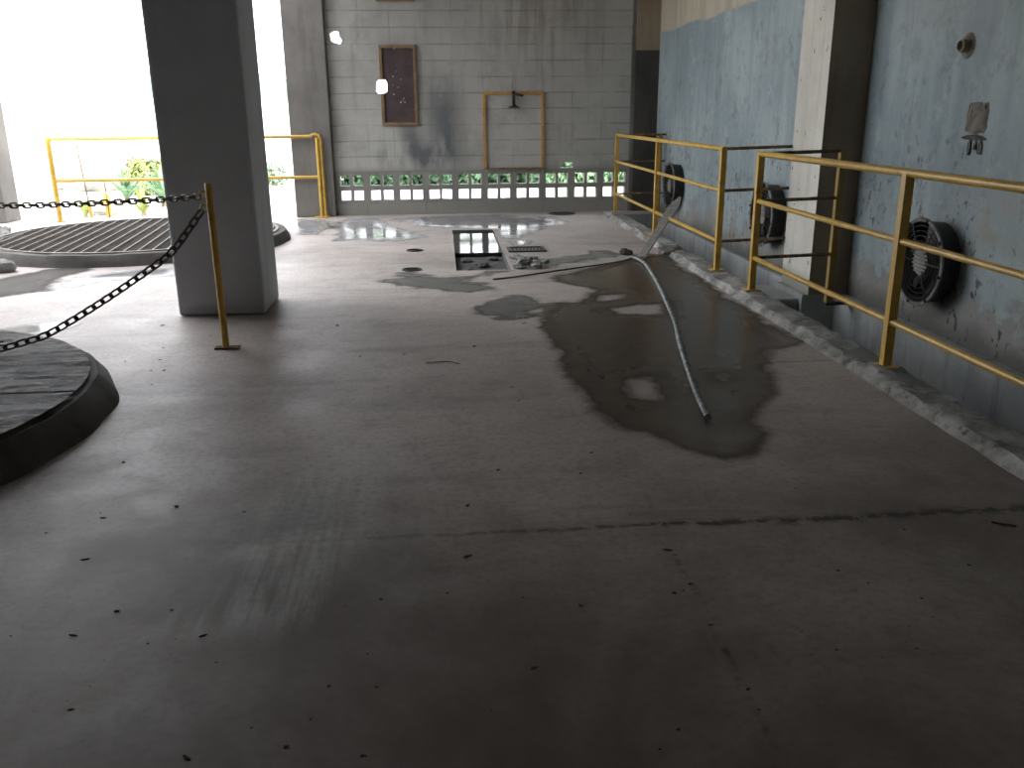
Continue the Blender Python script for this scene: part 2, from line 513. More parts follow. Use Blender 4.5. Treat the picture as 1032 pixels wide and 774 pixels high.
def tube(bm, pts, r, n=10, caps=True, radii=None, mi=0):
    pts = [Vector(p) for p in pts]
    rings = []
    s = None
    for i, p in enumerate(pts):
        d = (pts[min(i+1, len(pts)-1)] - pts[max(i-1, 0)])
        if s is None:
            s, t = frame(d)
        else:
            d.normalize()
            s = (s - d * s.dot(d)).normalized()
            t = s.cross(d)
        rr = radii[i] if radii else r
        rings.append([bm.verts.new(p + (s*cos(2*pi*k/n) + t*sin(2*pi*k/n))*rr) for k in range(n)])
    for a, b in zip(rings, rings[1:]):
        for k in range(n):
            f = bm.faces.new((a[k], a[(k+1)%n], b[(k+1)%n], b[k])); f.material_index = mi
    if caps:
        bm.faces.new(rings[0][::-1]).material_index = mi
        bm.faces.new(rings[-1]).material_index = mi

def bar(bm, a, b, w, h, upv=(0,0,1)):
    """rectangular bar from a to b: w across, h along upv"""
    a, b = Vector(a), Vector(b)
    d = (b-a).normalized()
    s = d.cross(Vector(upv)).normalized()
    u = s.cross(d).normalized()
    q = [(-w/2,-h/2),(w/2,-h/2),(w/2,h/2),(-w/2,h/2)]
    A = [bm.verts.new(a+s*x+u*y) for x,y in q]
    B = [bm.verts.new(b+s*x+u*y) for x,y in q]
    for k in range(4):
        bm.faces.new((A[k],A[(k+1)%4],B[(k+1)%4],B[k]))
    bm.faces.new(A[::-1]); bm.faces.new(B)

def lathe(bm, c, axis, prof, n=48, mi=0, close=False):
    """prof: list of (radius, along axis)"""
    c = Vector(c); axis = Vector(axis).normalized()
    s, t = frame(axis)
    rings = []
    for r, h in prof:
        if r < 1e-6:
            rings.append([bm.verts.new(c+axis*h)])
        else:
            rings.append([bm.verts.new(c+axis*h+(s*cos(2*pi*k/n)+t*sin(2*pi*k/n))*r) for k in range(n)])
    pairs = list(zip(rings, rings[1:]))
    if close: pairs.append((rings[-1], rings[0]))
    for a, b in pairs:
        for k in range(n):
            k2 = (k+1) % n
            if len(a) == 1 and len(b) == 1: continue
            if len(a) == 1: f = bm.faces.new((a[0], b[k2], b[k]))
            elif len(b) == 1: f = bm.faces.new((a[k], a[k2], b[0]))
            else: f = bm.faces.new((a[k], a[k2], b[k2], b[k]))
            f.material_index = mi
    bmesh.ops.recalc_face_normals(bm, faces=bm.faces)

def torus(bm, c, axis, R, r, n=40, m=6):
    lathe(bm, c, axis, [(R+r*cos(2*pi*i/m), r*sin(2*pi*i/m)) for i in range(m)], n, close=True)

def prism(bm, poly, y0, y1):
    """poly of (x,z) extruded along y"""
    A = [bm.verts.new((x, y0, z)) for x, z in poly]
    B = [bm.verts.new((x, y1, z)) for x, z in poly]
    n = len(poly)
    for k in range(n):
        bm.faces.new((A[k], A[(k+1)%n], B[(k+1)%n], B[k]))
    bm.faces.new(A[::-1]); bm.faces.new(B)
    bmesh.ops.recalc_face_normals(bm, faces=bm.faces)

def cut(o, cutters):
    """subtract every bmesh of cutters from o and keep the plain result"""
    for bmc in cutters:
        off = WORLD[o.name]
        bmesh.ops.translate(bmc, verts=bmc.verts, vec=-off)
        me = bpy.data.meshes.new('cutter'); bmc.to_mesh(me); bmc.free()
        c = bpy.data.objects.new('cutter', me)
        COL.objects.link(c)
        c.matrix_world = Matrix.Translation(off)
        md = o.modifiers.new('cut', 'BOOLEAN'); md.operation = 'DIFFERENCE'; md.object = c; md.solver = 'EXACT'
        bpy.context.view_layer.update()
        dg = bpy.context.evaluated_depsgraph_get()
        nm = bpy.data.meshes.new_from_object(o.evaluated_get(dg))
        o.modifiers.clear()
        old = o.data; o.data = nm; nm.name = old.name
        bpy.data.objects.remove(c)
    return o

def dup(root, delta, label=None):
    r = root.copy(); COL.objects.link(r)
    r.location = Vector(root.location) + Vector(delta)
    if label: r['label'] = label
    for ch in list(root.children):
        c = ch.copy(); COL.objects.link(c); c.parent = r
        for g in list(ch.children):
            d = g.copy(); COL.objects.link(d); d.parent = c
    return r

def lump(c, s, seed, rough=0.35, sub=3):
    bm = new()
    bmesh.ops.create_icosphere(bm, subdivisions=sub, radius=1)
    off = Vector((seed*7.13, seed*3.7, seed*1.9))
    for v in bm.verts:
        d = 1 + rough*mnoise.noise(v.co*1.3+off) + rough*0.6*mnoise.noise(v.co*3.1+off)
        v.co = Vector((v.co.x*s[0]*d, v.co.y*s[1]*d, v.co.z*s[2]*d))
    zmin = min(v.co.z for v in bm.verts)
    for v in bm.verts:
        if v.co.z < zmin*0.6: v.co.z = zmin*0.6
    z0 = min(v.co.z for v in bm.verts)
    bmesh.ops.translate(bm, verts=bm.verts, vec=Vector(c)-Vector((0,0,z0)))
    return bm

# ------------------------------------------------------------------ the setting
CEIL = 4.6
BY = 11.36            # inner face of the block wall
WX_B, WX_A, PXF = 2.95, 2.73, 2.66   # right wall near bay, far bay, pilaster face
CURB_Z = 0.045
TX0 = 2.215            # trench edge
ROOF_Y = 6.2           # unseen roof edge left of the pillars, cut here to let in sky light
XL, YB = -8.5, -5.0   # left and rear limits of the hall

# floor with pit and trench openings
PIT = (0.10, 0.55, 7.15, 9.72)
bm = new()
def quad(bm, pts, mi=0):
    f = bm.faces.new([bm.verts.new(p) for p in pts]); f.material_index = mi
    return f
def flat(bm, x0, x1, y0, y1, z=0.0, mi=0):
    quad(bm, [(x0,y0,z),(x1,y0,z),(x1,y1,z),(x0,y1,z)], mi)
px0, px1, py0, py1 = PIT
FY1 = 11.62
TY1 = 10.95
flat(bm, XL, px0, YB, FY1); flat(bm, px0, px1, YB, py0); flat(bm, px0, px1, py1, FY1)
flat(bm, px1, TX0, YB, FY1); flat(bm, TX0, 3.05, TY1, FY1)
quad(bm, [(XL,FY1,0),(3.05,FY1,0),(3.05,FY1,-0.4),(XL,FY1,-0.4)])
quad(bm, [(XL,FY1,0),(XL,YB,0),(XL,YB,-0.4),(XL,FY1,-0.4)])
# pit lining
zp = -0.06
flat(bm, px0, px1, py0, py1, zp, 1)
quad(bm, [(px0,py0,0),(px0,py1,0),(px0,py1,zp),(px0,py0,zp)], 1); quad(bm, [(px1,py1,0),(px1,py0,0),(px1,py0,zp),(px1,py1,zp)], 1)
quad(bm, [(px1,py0,0),(px0,py0,0),(px0,py0,zp),(px1,py0,zp)], 1); quad(bm, [(px0,py1,0),(px1,py1,0),(px1,py1,zp),(px0,py1,zp)], 1)
# trench lining
zt = -0.8
quad(bm, [(TX0,TY1,0),(TX0,YB,0),(TX0,YB,zt),(TX0,TY1,zt)], 2)
quad(bm, [(TX0,TY1,0),(3.05,TY1,0),(3.05,TY1,zt),(TX0,TY1,zt)], 2)
flat(bm, TX0, 3.05, YB, TY1, zt, 3)
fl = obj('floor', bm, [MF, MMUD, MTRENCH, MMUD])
tag(fl, 'worn grey concrete floor of the hall, stained brown and shaded darker in front', 'floor', kind='structure')

# water standing in the back half of the pit
bm = new(); box(bm, (px0+.002, 8.2, zp+.001), (px1-.002, py1-.002, -0.02))
tag(obj('pit_water', bm, MPITWATER), 'still water in the back half of the sunken floor pit', 'water', kind='structure')

# footing of the right wall (inner side of the trench) and cross slab
bm = new()
box(bm, (2.86, YB, zt+.002), (3.04, 6.12, -0.06))
box(bm, (2.69, 6.68, zt+.002), (3.04, TY1-.002, -0.04))
box(bm, (2.62, 6.14, zt+.002), (3.04, 6.66, -0.06))
tag(obj('trim_wall_footing', bm, MTRENCH), 'grey concrete footing along the bottom of the blue wall in the trench', 'footing', kind='structure')
bm = new(); box(bm, (TX0+.002, 6.2, -0.30), (2.618, 6.75, -0.10), bevel=0.01)
tag(obj('trench_slab', bm, MTRENCH), 'short concrete slab bridging the trench below the cream pilaster', 'slab', kind='structure')

# right wall, two bays
bm = new(); box(bm, (WX_B, YB, -0.058), (3.25, 6.13, CEIL))
tag(obj('wall_right', bm, MBLUE), 'flaking blue plaster wall nearest on the right, behind the near railing', 'wall', kind='structure')
bm = new(); box(bm, (WX_A, 6.66, -0.038), (3.25, 11.62, CEIL))
tag(obj('wall_right_far', bm, MBLUE), 'blue plaster wall beyond the cream pilaster, beige at the top', 'wall', kind='structure')
bm = new(); fs = box(bm, (PXF, 6.132, -0.058), (3.25, 6.658, CEIL))
for f in bm.faces:
    f.normal_update()
    if f.normal.y < -0.5: f.material_index = 1
tag(obj('pillar', bm, [MCREAM, MBROWN]), 'cream painted concrete pilaster standing out from the blue wall', 'pillar', kind='structure')

# corner pillar right of the block wall
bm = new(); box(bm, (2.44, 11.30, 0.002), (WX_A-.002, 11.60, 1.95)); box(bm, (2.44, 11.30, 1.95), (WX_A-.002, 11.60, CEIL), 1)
tag(obj('pillar', bm, [MDARKP, MBROWN]), 'dark pillar in the corner where block wall meets blue wall', 'pillar', kind='structure')
bm = new(); box(bm, (2.395, 11.335, 0.002), (2.438, 11.6, CEIL), bevel=0.004)
tag(obj('trim_corner_strip', bm, MPIL2), 'rough grey mortar strip between block wall and dark corner pillar', 'trim', kind='structure')

# block wall with holes; ten ventilation blocks fill the slot
VB0, VBP, VBN = -1.3115, 0.3715, 10
VZ0, VZ1 = 0.150, 0.540
bm = new(); box(bm, (-1.328, BY, 0.002), (2.393, BY+0.14, CEIL))
wb = obj('wall_back', bm, MWALL)
c1 = new(); box(c1, (VB0, BY-.2, VZ0), (VB0+VBP*VBN, BY+.4, VZ1))
def hole(pix, Y=BY):
    c = new()
    pts = [PY(x, y, Y) for x, y in pix]
    prism(c, [(p.x, p.z) for p in pts], Y-.3, Y+.4)
    return c
H1 = [(331.5,33),(336,30.5),(341,31.5),(342,37),(344.5,40.5),(343,44.5),(337,43),(333,41)]
H2 = [(379,82),(381,80),(388,80),(390,83),(390.5,92),(388,94),(381,94.5),(378.5,92)]
H3 = [(562,169.3),(568,166.5),(567.5,163.8),(577,163.3),(577.5,165.5),(575.5,166),(577.5,167.8),(577.5,169.3)]
cut(wb, [c1, hole(H1), hole(H2), hole(H3)])
tag(wb, 'grey painted concrete block wall at the back of the hall', 'wall', kind='structure')

def vent_block(k):
    x0 = VB0 + VBP*k + .0008; x1 = VB0 + VBP*(k+1) - .0008
    z0, z1 = VZ0+.0008, VZ1-.0008
    xs = [x0, x0+.041, x0+.169, x0+.201, x0+.329, x1]
    zs = [z0, .183, .308, .363, .491, z1]
    bm = new()
    y0, y1 = BY+.004, BY+.136
    V = {}
    for i, x in enumerate(xs):
        for j, z in enumerate(zs):
            jx = random.uniform(-.003, .003) if 0 < i < 5 else 0
            jz = random.uniform(-.003, .003) if 0 < j < 5 else 0
            V[i,j,0] = bm.verts.new((x+jx, y0, z+jz)); V[i,j,1] = bm.verts.new((x+jx, y1, z+jz))
    opn = lambda i, j: i in (1, 3) and j in (1, 3)
    for i in range(5):
        for j in range(5):
            if opn(i, j):
                bm.faces.new((V[i,j,0],V[i,j,1],V[i+1,j,1],V[i+1,j,0])); bm.faces.new((V[i,j+1,0],V[i+1,j+1,0],V[i+1,j+1,1],V[i,j+1,1]))
                bm.faces.new((V[i,j,0],V[i,j+1,0],V[i,j+1,1],V[i,j,1])); bm.faces.new((V[i+1,j,0],V[i+1,j,1],V[i+1,j+1,1],V[i+1,j+1,0]))
            else:
                bm.faces.new((V[i,j,0],V[i+1,j,0],V[i+1,j+1,0],V[i,j+1,0])); bm.faces.new((V[i,j,1],V[i,j+1,1],V[i+1,j+1,1],V[i+1,j,1]))
    for i in range(5):
        bm.faces.new((V[i,0,0],V[i,0,1],V[i+1,0,1],V[i+1,0,0])); bm.faces.new((V[i,5,0],V[i+1,5,0],V[i+1,5,1],V[i,5,1]))
        bm.faces.new((V[0,i,0],V[0,i+1,0],V[0,i+1,1],V[0,i,1])); bm.faces.new((V[5,i,0],V[5,i,1],V[5,i+1,1],V[5,i+1,0]))
    bmesh.ops.recalc_face_normals(bm, faces=bm.faces)
    return bm
ords = ['first', 'second', 'third', 'fourth', 'fifth', 'sixth', 'seventh', 'eighth', 'ninth']
for k in range(VBN):
    o = obj('ventilation_block', vent_block(k), MBLOCK, origin=(VB0+VBP*(k+.5), BY+.07, VZ0))
    lab = ('square-holed ventilation block, %s from the pillar end of the row' % ords[k]) if k < 9 else 'square-holed ventilation block at the end of the row, behind the far railing post'
    tag(o, lab, 'ventilation block', 'ventilation blocks at the foot of the block wall', kind='structure')

# pillars of the open side
bm = new(); box(bm, (-1.717, 5.67, 0.002), (-1.168, 6.19, CEIL-.002), bevel=0.018)
tag(obj('pillar', bm, MCOL, smooth=False), 'big square grey concrete pillar standing in the hall behind the chain post', 'pillar', kind='structure')
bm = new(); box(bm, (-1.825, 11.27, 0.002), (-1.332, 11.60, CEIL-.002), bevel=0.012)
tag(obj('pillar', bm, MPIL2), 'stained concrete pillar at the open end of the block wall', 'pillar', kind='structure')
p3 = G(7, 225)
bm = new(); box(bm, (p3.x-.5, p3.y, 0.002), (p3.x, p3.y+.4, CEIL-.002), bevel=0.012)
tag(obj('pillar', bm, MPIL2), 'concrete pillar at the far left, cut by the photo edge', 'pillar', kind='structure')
bm = new()
bpa, bpb = PY(14, 222, 11.45), PY(-3, 150, 11.45)
bpa.z = 0.004
bar(bm, bpa, bpb, 0.10, 0.05, (0, 1, 0))
tag(obj('board', bm, MPLANK, origin=bpa), 'grey board leaning against the pillar at the far left', 'board')

# ceiling, rear and left shell (the hall is open to the left beyond the basins and at the far left end)
bm = new(); box(bm, (XL-.2, YB-.2, CEIL), (3.25, ROOF_Y, CEIL+.25)); box(bm, (-2.1, ROOF_Y, CEIL), (3.25, FY1, CEIL+.25))
tag(obj('ceiling', bm, MCEIL), 'concrete slab roof over the hall', 'ceiling', kind='structure')
bm = new(); box(bm, (XL-.2, YB-.2, 0.0), (3.25, YB, CEIL-.002))
tag(obj('wall_rear', bm, MSHELL), 'concrete wall closing the hall behind the viewer', 'wall', kind='structure')
bm = new(); box(bm, (XL-.2, YB+.002, 0.0), (XL, 6.0, CEIL-.002))
tag(obj('wall_left', bm, MSHELL), 'concrete wall on the left outside the picture', 'wall', kind='structure')
bm = new(); box(bm, (XL-.2, 8.6, 0.0), (XL, 8.95, CEIL-.002))
tag(obj('pillar', bm, MSHELL), 'concrete pillar of the open left side outside the picture', 'pillar', kind='structure')

bm = new(); box(bm, (XL+.002, ROOF_Y-.3, 2.15), (-1.722, ROOF_Y-.002, CEIL-.002), bevel=.01)  # unseen beam, added to cut sky light on the near floor
tag(obj('unseen_beam', bm, MCEIL), 'unseen deep beam added under the roof edge to hold back sky light', 'beam', kind='structure')
bm = new(); box(bm, (-1.70, 6.20, 3.2), (-1.30, 11.26, CEIL-.002), bevel=.01)
tag(obj('unseen_beam', bm, MCEIL), 'concrete beam joining the two free pillars above the picture', 'beam', kind='structure')

# curb beam along the trench, broken in two by a gap
def curb_piece(y0, y1, seed):
    bm = new()
    ny = int((y1-y0)/0.035); prof = [(2.0, 0.0), (2.005, .028), (2.022, CURB_Z), (2.06, CURB_Z), (2.10, CURB_Z), (2.15, CURB_Z), (2.195, CURB_Z-.004), (2.211, .02), (2.211, 0.0)]
    rows = []
    for i in range(ny+1):
        y = y0 + (y1-y0)*i/ny
        row = []
        for j, (x, z) in enumerate(prof):
            p = Vector((x, y, z))
            d = mnoise.noise(Vector((x*9, y*5.5, z*6+seed)))
            e = mnoise.noise(Vector((x*22, y*17, z*20+seed)))
            chip = max(0.0, mnoise.noise(Vector((y*2.3, seed, 3.1))) - 0.1)
            if z > 0:
                if j in (1, 2): p.x += abs(d)*.05 + chip*.13 + e*.014; p.z -= max(0, d)*.018 + chip*.04
                elif j < 7: p.z += d*.010 + e*.009 - max(0, mnoise.noise(Vector((x*5, y*4, seed+9))) - .25)*.05
                p.z = max(p.z, 0.004)
            else:
                if j == 0: p.x += d*.012
            row.append(bm.verts.new(p))
        rows.append(row)
    for a, b in zip(rows, rows[1:]):
        for j in range(len(prof)-1):
            bm.faces.new((a[j], a[j+1], b[j+1], b[j]))
    bm.faces.new(rows[0]); bm.faces.new(rows[-1][::-1])
    bmesh.ops.recalc_face_normals(bm, faces=bm.faces)
    return bm
tag(obj('curb', curb_piece(-2.0, 7.62, 1.7), MCURB, smooth=True), 'chipped whitish concrete curb along the trench under both railings', 'curb', kind='structure')
tag(obj('curb', curb_piece(7.98, 10.98, 5.2), MCURB, smooth=True), 'short far length of chipped curb beyond the leaning plank', 'curb', kind='structure')
tag(obj('concrete_chunk', lump((2.02, 7.80, 0.0), (.075, .11, .05), 3, .25), MLUMP, origin=(2.02,7.8,0)), 'pale block of broken concrete in the gap of the curb beside the plank', 'concrete chunk')

# ------------------------------------------------------------------ railings on the right
RX = 2.13
RZ = (0.965, 0.655, 0.27)
def post(root, x, y, z1, z0=CURB_Z, plate=True, mat=None):
    bm = new(); w = .021
    # angle section: two flanges
    box(bm, (x-w, y-w, z0), (x+w, y-w+.008, z1)); box(bm, (x-w, y-w+.008, z0), (x-w+.008, y+w, z1))
    p = obj('post', bm, mat or MYEL, root)
    if plate:
        b = new(); box(b, (x-.055, y-.05, z0-.002), (x+.055, y+.05, z0+.008), bevel=.003)
        obj('base_plate', b, MYEL, p)
    return p
def rail(root, a, b, r=.018, mat=None, name='rail'):
    bm = new(); tube(bm, [a, b], r, 12)
    return obj(name, bm, mat or MYEL, root, smooth=True)

yA0, yA1, yA2 = 10.80, 8.73, 6.66
A = empty('guard_railing', (RX, yA2, 0))
tag(A, 'yellow steel guard railing around the trench beyond the cream pilaster', 'railing')
for y in (yA0, yA1, yA2): post(A, RX, y, RZ[0])
post(A, 2.66, yA0, RZ[0], 0.0, False, MYELSHADE)
for k, z in enumerate(RZ):
    r = .019 if k == 0 else .015
    rail(A, (RX, yA0+.02, z), (RX, yA2-.02, z), r)
    rail(A, (RX, yA2, z), (WX_A-.004, yA2+.03, z+.012), .012, MRAIL, 'return_rail')
    rail(A, (RX, yA0, z), (WX_A-.004, yA0, z), .012, MRAIL, 'return_rail')
yB0, yB1 = 5.86, 3.94
B = empty('guard_railing', (RX, yB0, 0))
tag(B, 'yellow steel guard railing nearest on the right, in front of the blue wall', 'railing')
for y in (yB0, yB1, 2.0): post(B, RX, y, RZ[0])
post(B, 2.70, yB0+.02, RZ[0]+.02, -0.06, False, MYELSHADE)
for k, z in enumerate(RZ):
    r = .020 if k == 0 else .016
    rail(B, (RX, yB0+.02, z), (RX, 0.6, z), r)
    rail(B, (RX, yB0, z), (2.70, yB0+.02, z+.012), .012, MRAIL, 'return_rail')
# a bearer on the footing carries the wall-side post
bm = new(); box(bm, (2.675, 5.85, -0.078), (2.858, 5.91, -0.061))
tag(obj('trench_bracket', bm, MBLACK), 'small bracket under the wall side post of the near railing', 'bracket', kind='structure')

# ------------------------------------------------------------------ exhaust fans on the wall
def make_fan(y, z, X):
    """X wall plane; front ring faces -X"""
    t = empty('exhaust_fan', (X, y, z))
    ax = (-1, 0, 0); c = (X, y, z)
    bm = new(); lathe(bm, c, ax, [(.235, .002), (.237, .06), (.25, .115), (.238, .115), (.222, .06), (.222, .012), (0, .012)], 56)
    obj('housing', bm, MBLACK, t, smooth=True)
    bm = new(); lathe(bm, c, ax, [(.238, .116), (.262, .116), (.264, .122), (.258, .128), (.24, .126)], 56, close=True)
    fr = obj('flange_ring', bm, MRING, t, smooth=True)
    for k in range(8):
        a = 2*pi*k/8+.2
        b = new(); lathe(b, (X, y+.251*cos(a), z+.251*sin(a)), ax, [(.010, .126), (.010, .134), (.006, .138), (0, .138)], 8)
        obj('bolt', b, MBLACK, fr)
    bm = new()
    for R in (.095, .125, .155, .185, .215):
        torus(bm, (X-.118, y, z), ax, R, .0028, 44, 6)
    for k in range(6):
        a = 2*pi*k/6
        tube(bm, [(X-.12, y+.08*cos(a), z+.08*sin(a)), (X-.12, y+.243*cos(a), z+.243*sin(a))], .004, 6)
    obj('guard_grille', bm, MBLACK, t, smooth=True)
    bm = new(); lathe(bm, c, ax, [(.085, .03), (.085, .10), (.078, .112), (0, .116)], 32)
    for k in range(6):
        zz = z-.055+.022*k
        hw = sqrt(max(0, .072**2-(zz-z)**2))
        box(bm, (X-.124, y-hw, zz-.0035), (X-.112, y+hw, zz+.0035))
    obj('motor', bm, MMOTOR, t, smooth=True)
    for k in range(5):
        a = 2*pi*k/5+.35
        bm = new()
        rows = []
        for q in range(6):
            rr = .08+.135*q/5
            tw = radians(35-15*q/5); ch = .05+.03*q/5
            row = []
            for s in (-1, 1):
                da = a + s*ch/rr*.5
                row.append(Vector((X-.06+s*.022*tan(tw), y+rr*cos(da), z+rr*sin(da))))
            rows.append(row)
        top = [[bm.verts.new(p) for p in r] for r in rows]
        bot = [[bm.verts.new(p+Vector((.004,0,0))) for p in r] for r in rows]
        for i in range(5):
            bm.faces.new((top[i][0],top[i][1],top[i+1][1],top[i+1][0])); bm.faces.new((bot[i][1],bot[i][0],bot[i+1][0],bot[i+1][1]))
            for s in (0, 1): bm.faces.new((top[i][s],top[i+1][s],bot[i+1][s],bot[i][s]))
        bm.faces.new((top[0][0],top[0][1],bot[0][1],bot[0][0])); bm.faces.new((top[5][0],top[5][1],bot[5][1],bot[5][0]))
        bmesh.ops.recalc_face_normals(bm, faces=bm.faces)
        obj('blade', bm, MBLADE, t)
    return t
q1 = PX(926, 264, WX_B-.12)
f1 = make_fan(q1.y, q1.z, WX_B)
tag(f1, 'large round black exhaust fan on the blue wall behind the near railing', 'fan', 'round exhaust fans along the right wall')
q2 = PX(767, 216, WX_A-.12)
q3 = PX(674, 187, WX_A-.12)
dup(f1, Vector((WX_A, q2.y, q2.z))-Vector((WX_B, q1.y, q1.z)), 'round black exhaust fan beside the cream pilaster, behind the near railing corner post')
dup(f1, Vector((WX_A, q3.y, q3.z))-Vector((WX_B, q1.y, q1.z)), 'farthest round black exhaust fan, behind the far railing near the dark corner')

# marks and stubs on the near blue wall
q = PX(985, 119, WX_B)
t = empty('anchor_pocket', q)
tag(t, 'chipped square anchor pocket with a rusty bar in the near blue wall', 'anchor')
bm = new()
ring = []
for k in range(44):
    a = 2*pi*k/44
    sq = 1/max(abs(cos(a)), abs(sin(a)))**.75
    nn = 1+.16*mnoise.noise(Vector((cos(a)*3, sin(a)*3, 2)))+.10*mnoise.noise(Vector((cos(a)*11, sin(a)*11, 5)))
    ring.append(bm.verts.new((WX_B-.002, q.y+.10*sq*nn*cos(a), q.z+.085*sq*nn*sin(a))))
inner = [bm.verts.new((WX_B-.010, q.y+(v.co.y-q.y)*.8, q.z+(v.co.z-q.z)*.8)) for v in ring]
for k in range(44): bm.faces.new((ring[k], ring[(k+1) % 44], inner[(k+1) % 44], inner[k]))
bm.faces.new(inner); bm.faces.new(ring[::-1])
bmesh.ops.recalc_face_normals(bm, faces=bm.faces)
obj('mortar_patch', bm, MCUTFACE, t)
bm = lump((0, 0, 0), (.012, .105, .014), 97, .5, 3)
bmesh.ops.translate(bm, verts=bm.verts, vec=Vector((WX_B-.008, q.y, q.z-.115)))
obj('bar', bm, MBLACK, t)
for n_, (dy, dz, sy, sz) in enumerate([(-.075, .045, .008, .018), (.07, .03, .010, .022), (.05, .0, .012, .03), (-.07, -.19, .02, .045), (.03, -.20, .016, .05), (-.02, -.17, .012, .03)]):
    bm = lump((0, 0, 0), (.006, sy, sz), 101+n_, .6, 2)
    bmesh.ops.translate(bm, verts=bm.verts, vec=Vector((WX_B-.006, q.y+dy, q.z+dz)))
    obj('rust_scab', bm, MBLACK, t)
q = PX(976, 46, WX_B)
t = empty('pipe_stub', q)
tag(t, 'short brown pipe stub sticking out high on the near blue wall', 'pipe')
bm = new(); lathe(bm, (WX_B, q.y, q.z), (-1, 0, 0), [(.036, -.02), (.036, .045), (.028, .05), (.024, .02), (0, .02)], 20)
obj('pipe', bm, MBROWN, t, smooth=True)
bm = new(); lathe(bm, (WX_B, q.y, q.z), (-1, 0, 0), [(.075, -.004), (.066, .004), (.036, .010)], 20)
obj('mortar_collar', bm, MCUTFACE, t, smooth=True)

# ------------------------------------------------------------------ block wall fittings
# brown panel in ochre frame
xa, xb, za, zb = -.705, -.262, 1.092, 2.022
t = empty('wall_panel', (xa, BY, za))
tag(t, 'purple brown board panel in an ochre frame on the block wall', 'panel')
bm = new(); box(bm, (xa+.03, BY-.012, za+.03), (xb-.03, BY-.001, zb-.03))
o = obj('board', bm, MBPANEL, t); cut(o, [hole(H2)])
for nm, a, b in [('frame_rail', (xa, za), (xb, za+.036)), ('frame_rail', (xa, zb-.036), (xb, zb)), ('frame_stile', (xa, za+.036), (xa+.036, zb-.036)), ('frame_stile', (xb-.036, za+.036), (xb, zb-.036))]:
    bm = new(); box(bm, (a[0], BY-.03, a[1]), (b[0], BY-.001, b[1]), bevel=.003)
    o = obj(nm, bm, MOCHRE, t)
    if nm == 'frame_stile' and a[0] == xa: cut(o, [hole(H2)])
bm = new()
for px, py in [(397,49),(399,72),(396,77),(404,80),(396,86),(401,88),(397,95),(406,101),(408,103),(404,103),(407,99)]:
    c = PY(px, py, BY-.012); r = random.uniform(.004, .009)
    lathe(bm, (c.x, BY-.012, c.z), (0, -1, 0), [(r, 0), (r*.8, .0015), (0, .002)], 7)
obj('paint_fleck', bm, MWHITE, t)
# lower edge of a second frame above
a = PY(378, -14, BY); b = PY(418, 1.5, BY)
t = empty('upper_wall_panel', (a.x, BY, b.z))
tag(t, 'lower edge of a second brown framed panel at the top of the block wall', 'panel')
bm = new(); box(bm, (a.x, BY-.03, b.z), (b.x, BY-.001, b.z+.05), bevel=.003); obj('frame_rail', bm, MOCHRE, t)
for x in (a.x, b.x-.05):
    bm = new(); box(bm, (x, BY-.03, b.z+.05), (x+.05, BY-.001, b.z+.9), bevel=.003); obj('frame_stile', bm, MOCHRE, t)
bm = new(); box(bm, (a.x, BY-.03, b.z+.9), (b.x, BY-.001, b.z+.95), bevel=.003); obj('frame_rail', bm, MOCHRE, t)
bm = new(); box(bm, (a.x+.05, BY-.012, b.z+.05), (b.x-.05, BY-.001, b.z+.9)); obj('board', bm, MBPANEL, t)
# orange frame of a sealed opening
xa, xb, za, zb = .542, 1.305, .545, 1.478
t = empty('opening_frame', (xa, BY, za))
tag(t, 'thin orange frame around a sealed opening in the block wall', 'frame')
for nm, a, b in [('sill_bar', (xa, za), (xb, za+.022)), ('head_bar', (xa, zb-.035), (xb, zb)), ('side_bar', (xa, za+.022), (xa+.035, zb-.035)), ('side_bar', (xb-.035, za+.022), (xb, zb-.035))]:
    bm = new(); box(bm, (a[0], BY-.022, a[1]), (b[0], BY-.001, b[1]), bevel=.002)
    obj(nm, bm, MORANGE if nm != 'sill_bar' else MOCHRE, t)
# lamp bracket at the head of the frame
q = PY(517.5, 98, BY)
t = empty('wall_lamp', (q.x, BY-.03, q.z))
tag(t, 'small dark lamp bracket fixed at the top of the orange frame', 'lamp')
bm = new(); box(bm, (q.x-.018, BY-.05, q.z-.10), (q.x+.018, BY-.023, q.z+.075), bevel=.004); obj('bracket', bm, MBLACK, t)
bm = new(); tube(bm, [(q.x, BY-.05, q.z+.02), (q.x+.03, BY-.10, q.z+.03), (q.x+.08, BY-.12, q.z+.02), (q.x+.11, BY-.12, q.z+.015)], .014, 8); obj('arm', bm, MBLACK, t, smooth=True)
bm = new(); lathe(bm, (q.x, BY-.07, q.z-.10), (0, 0, -1), [(.012, -.02), (.03, 0), (.075, .018), (.07, .024), (0, .012)], 20); obj('lamp_shade', bm, MBLACK, t, smooth=True)

# ------------------------------------------------------------------ railing at the open end
LY = 11.22
t = empty('guard_railing', (-3.1, LY, 0))
tag(t, 'pale yellow railing across the open end behind the round basins', 'railing')
for z, xe in ((0.975, -1.56), (0.49, -1.48)):
    rail(t, (-4.69, LY, z), (xe, LY, z), .02)
def round_post(root, x, y, z1, r=.024, plate=.0):
    bm = new(); tube(bm, [(x, y, .006), (x, y, z1)], r, 12)
    p = obj('post', bm, MYEL, root, smooth=True)
    if plate:
        b = new(); lathe(b, (x, y, .002), (0, 0, 1), [(plate, 0), (plate, .008), (plate*.9, .012), (0, .012)], 28); obj('base_plate', b, MYEL, p)
    return p
round_post(t, -4.67, LY, .995, .03, .06)
round_post(t, -1.50, LY, .96, .022, .10)
bm = new(); tube(bm, [(-1.455, LY+.01, .012), (-1.46, LY+.01, .93), (-1.475, LY+.01, .985), (-1.52, LY+.01, 1.0), (-1.57, LY+.01, .985)], .02, 10)
obj('hooked_pipe', bm, MYEL, t, smooth=True)

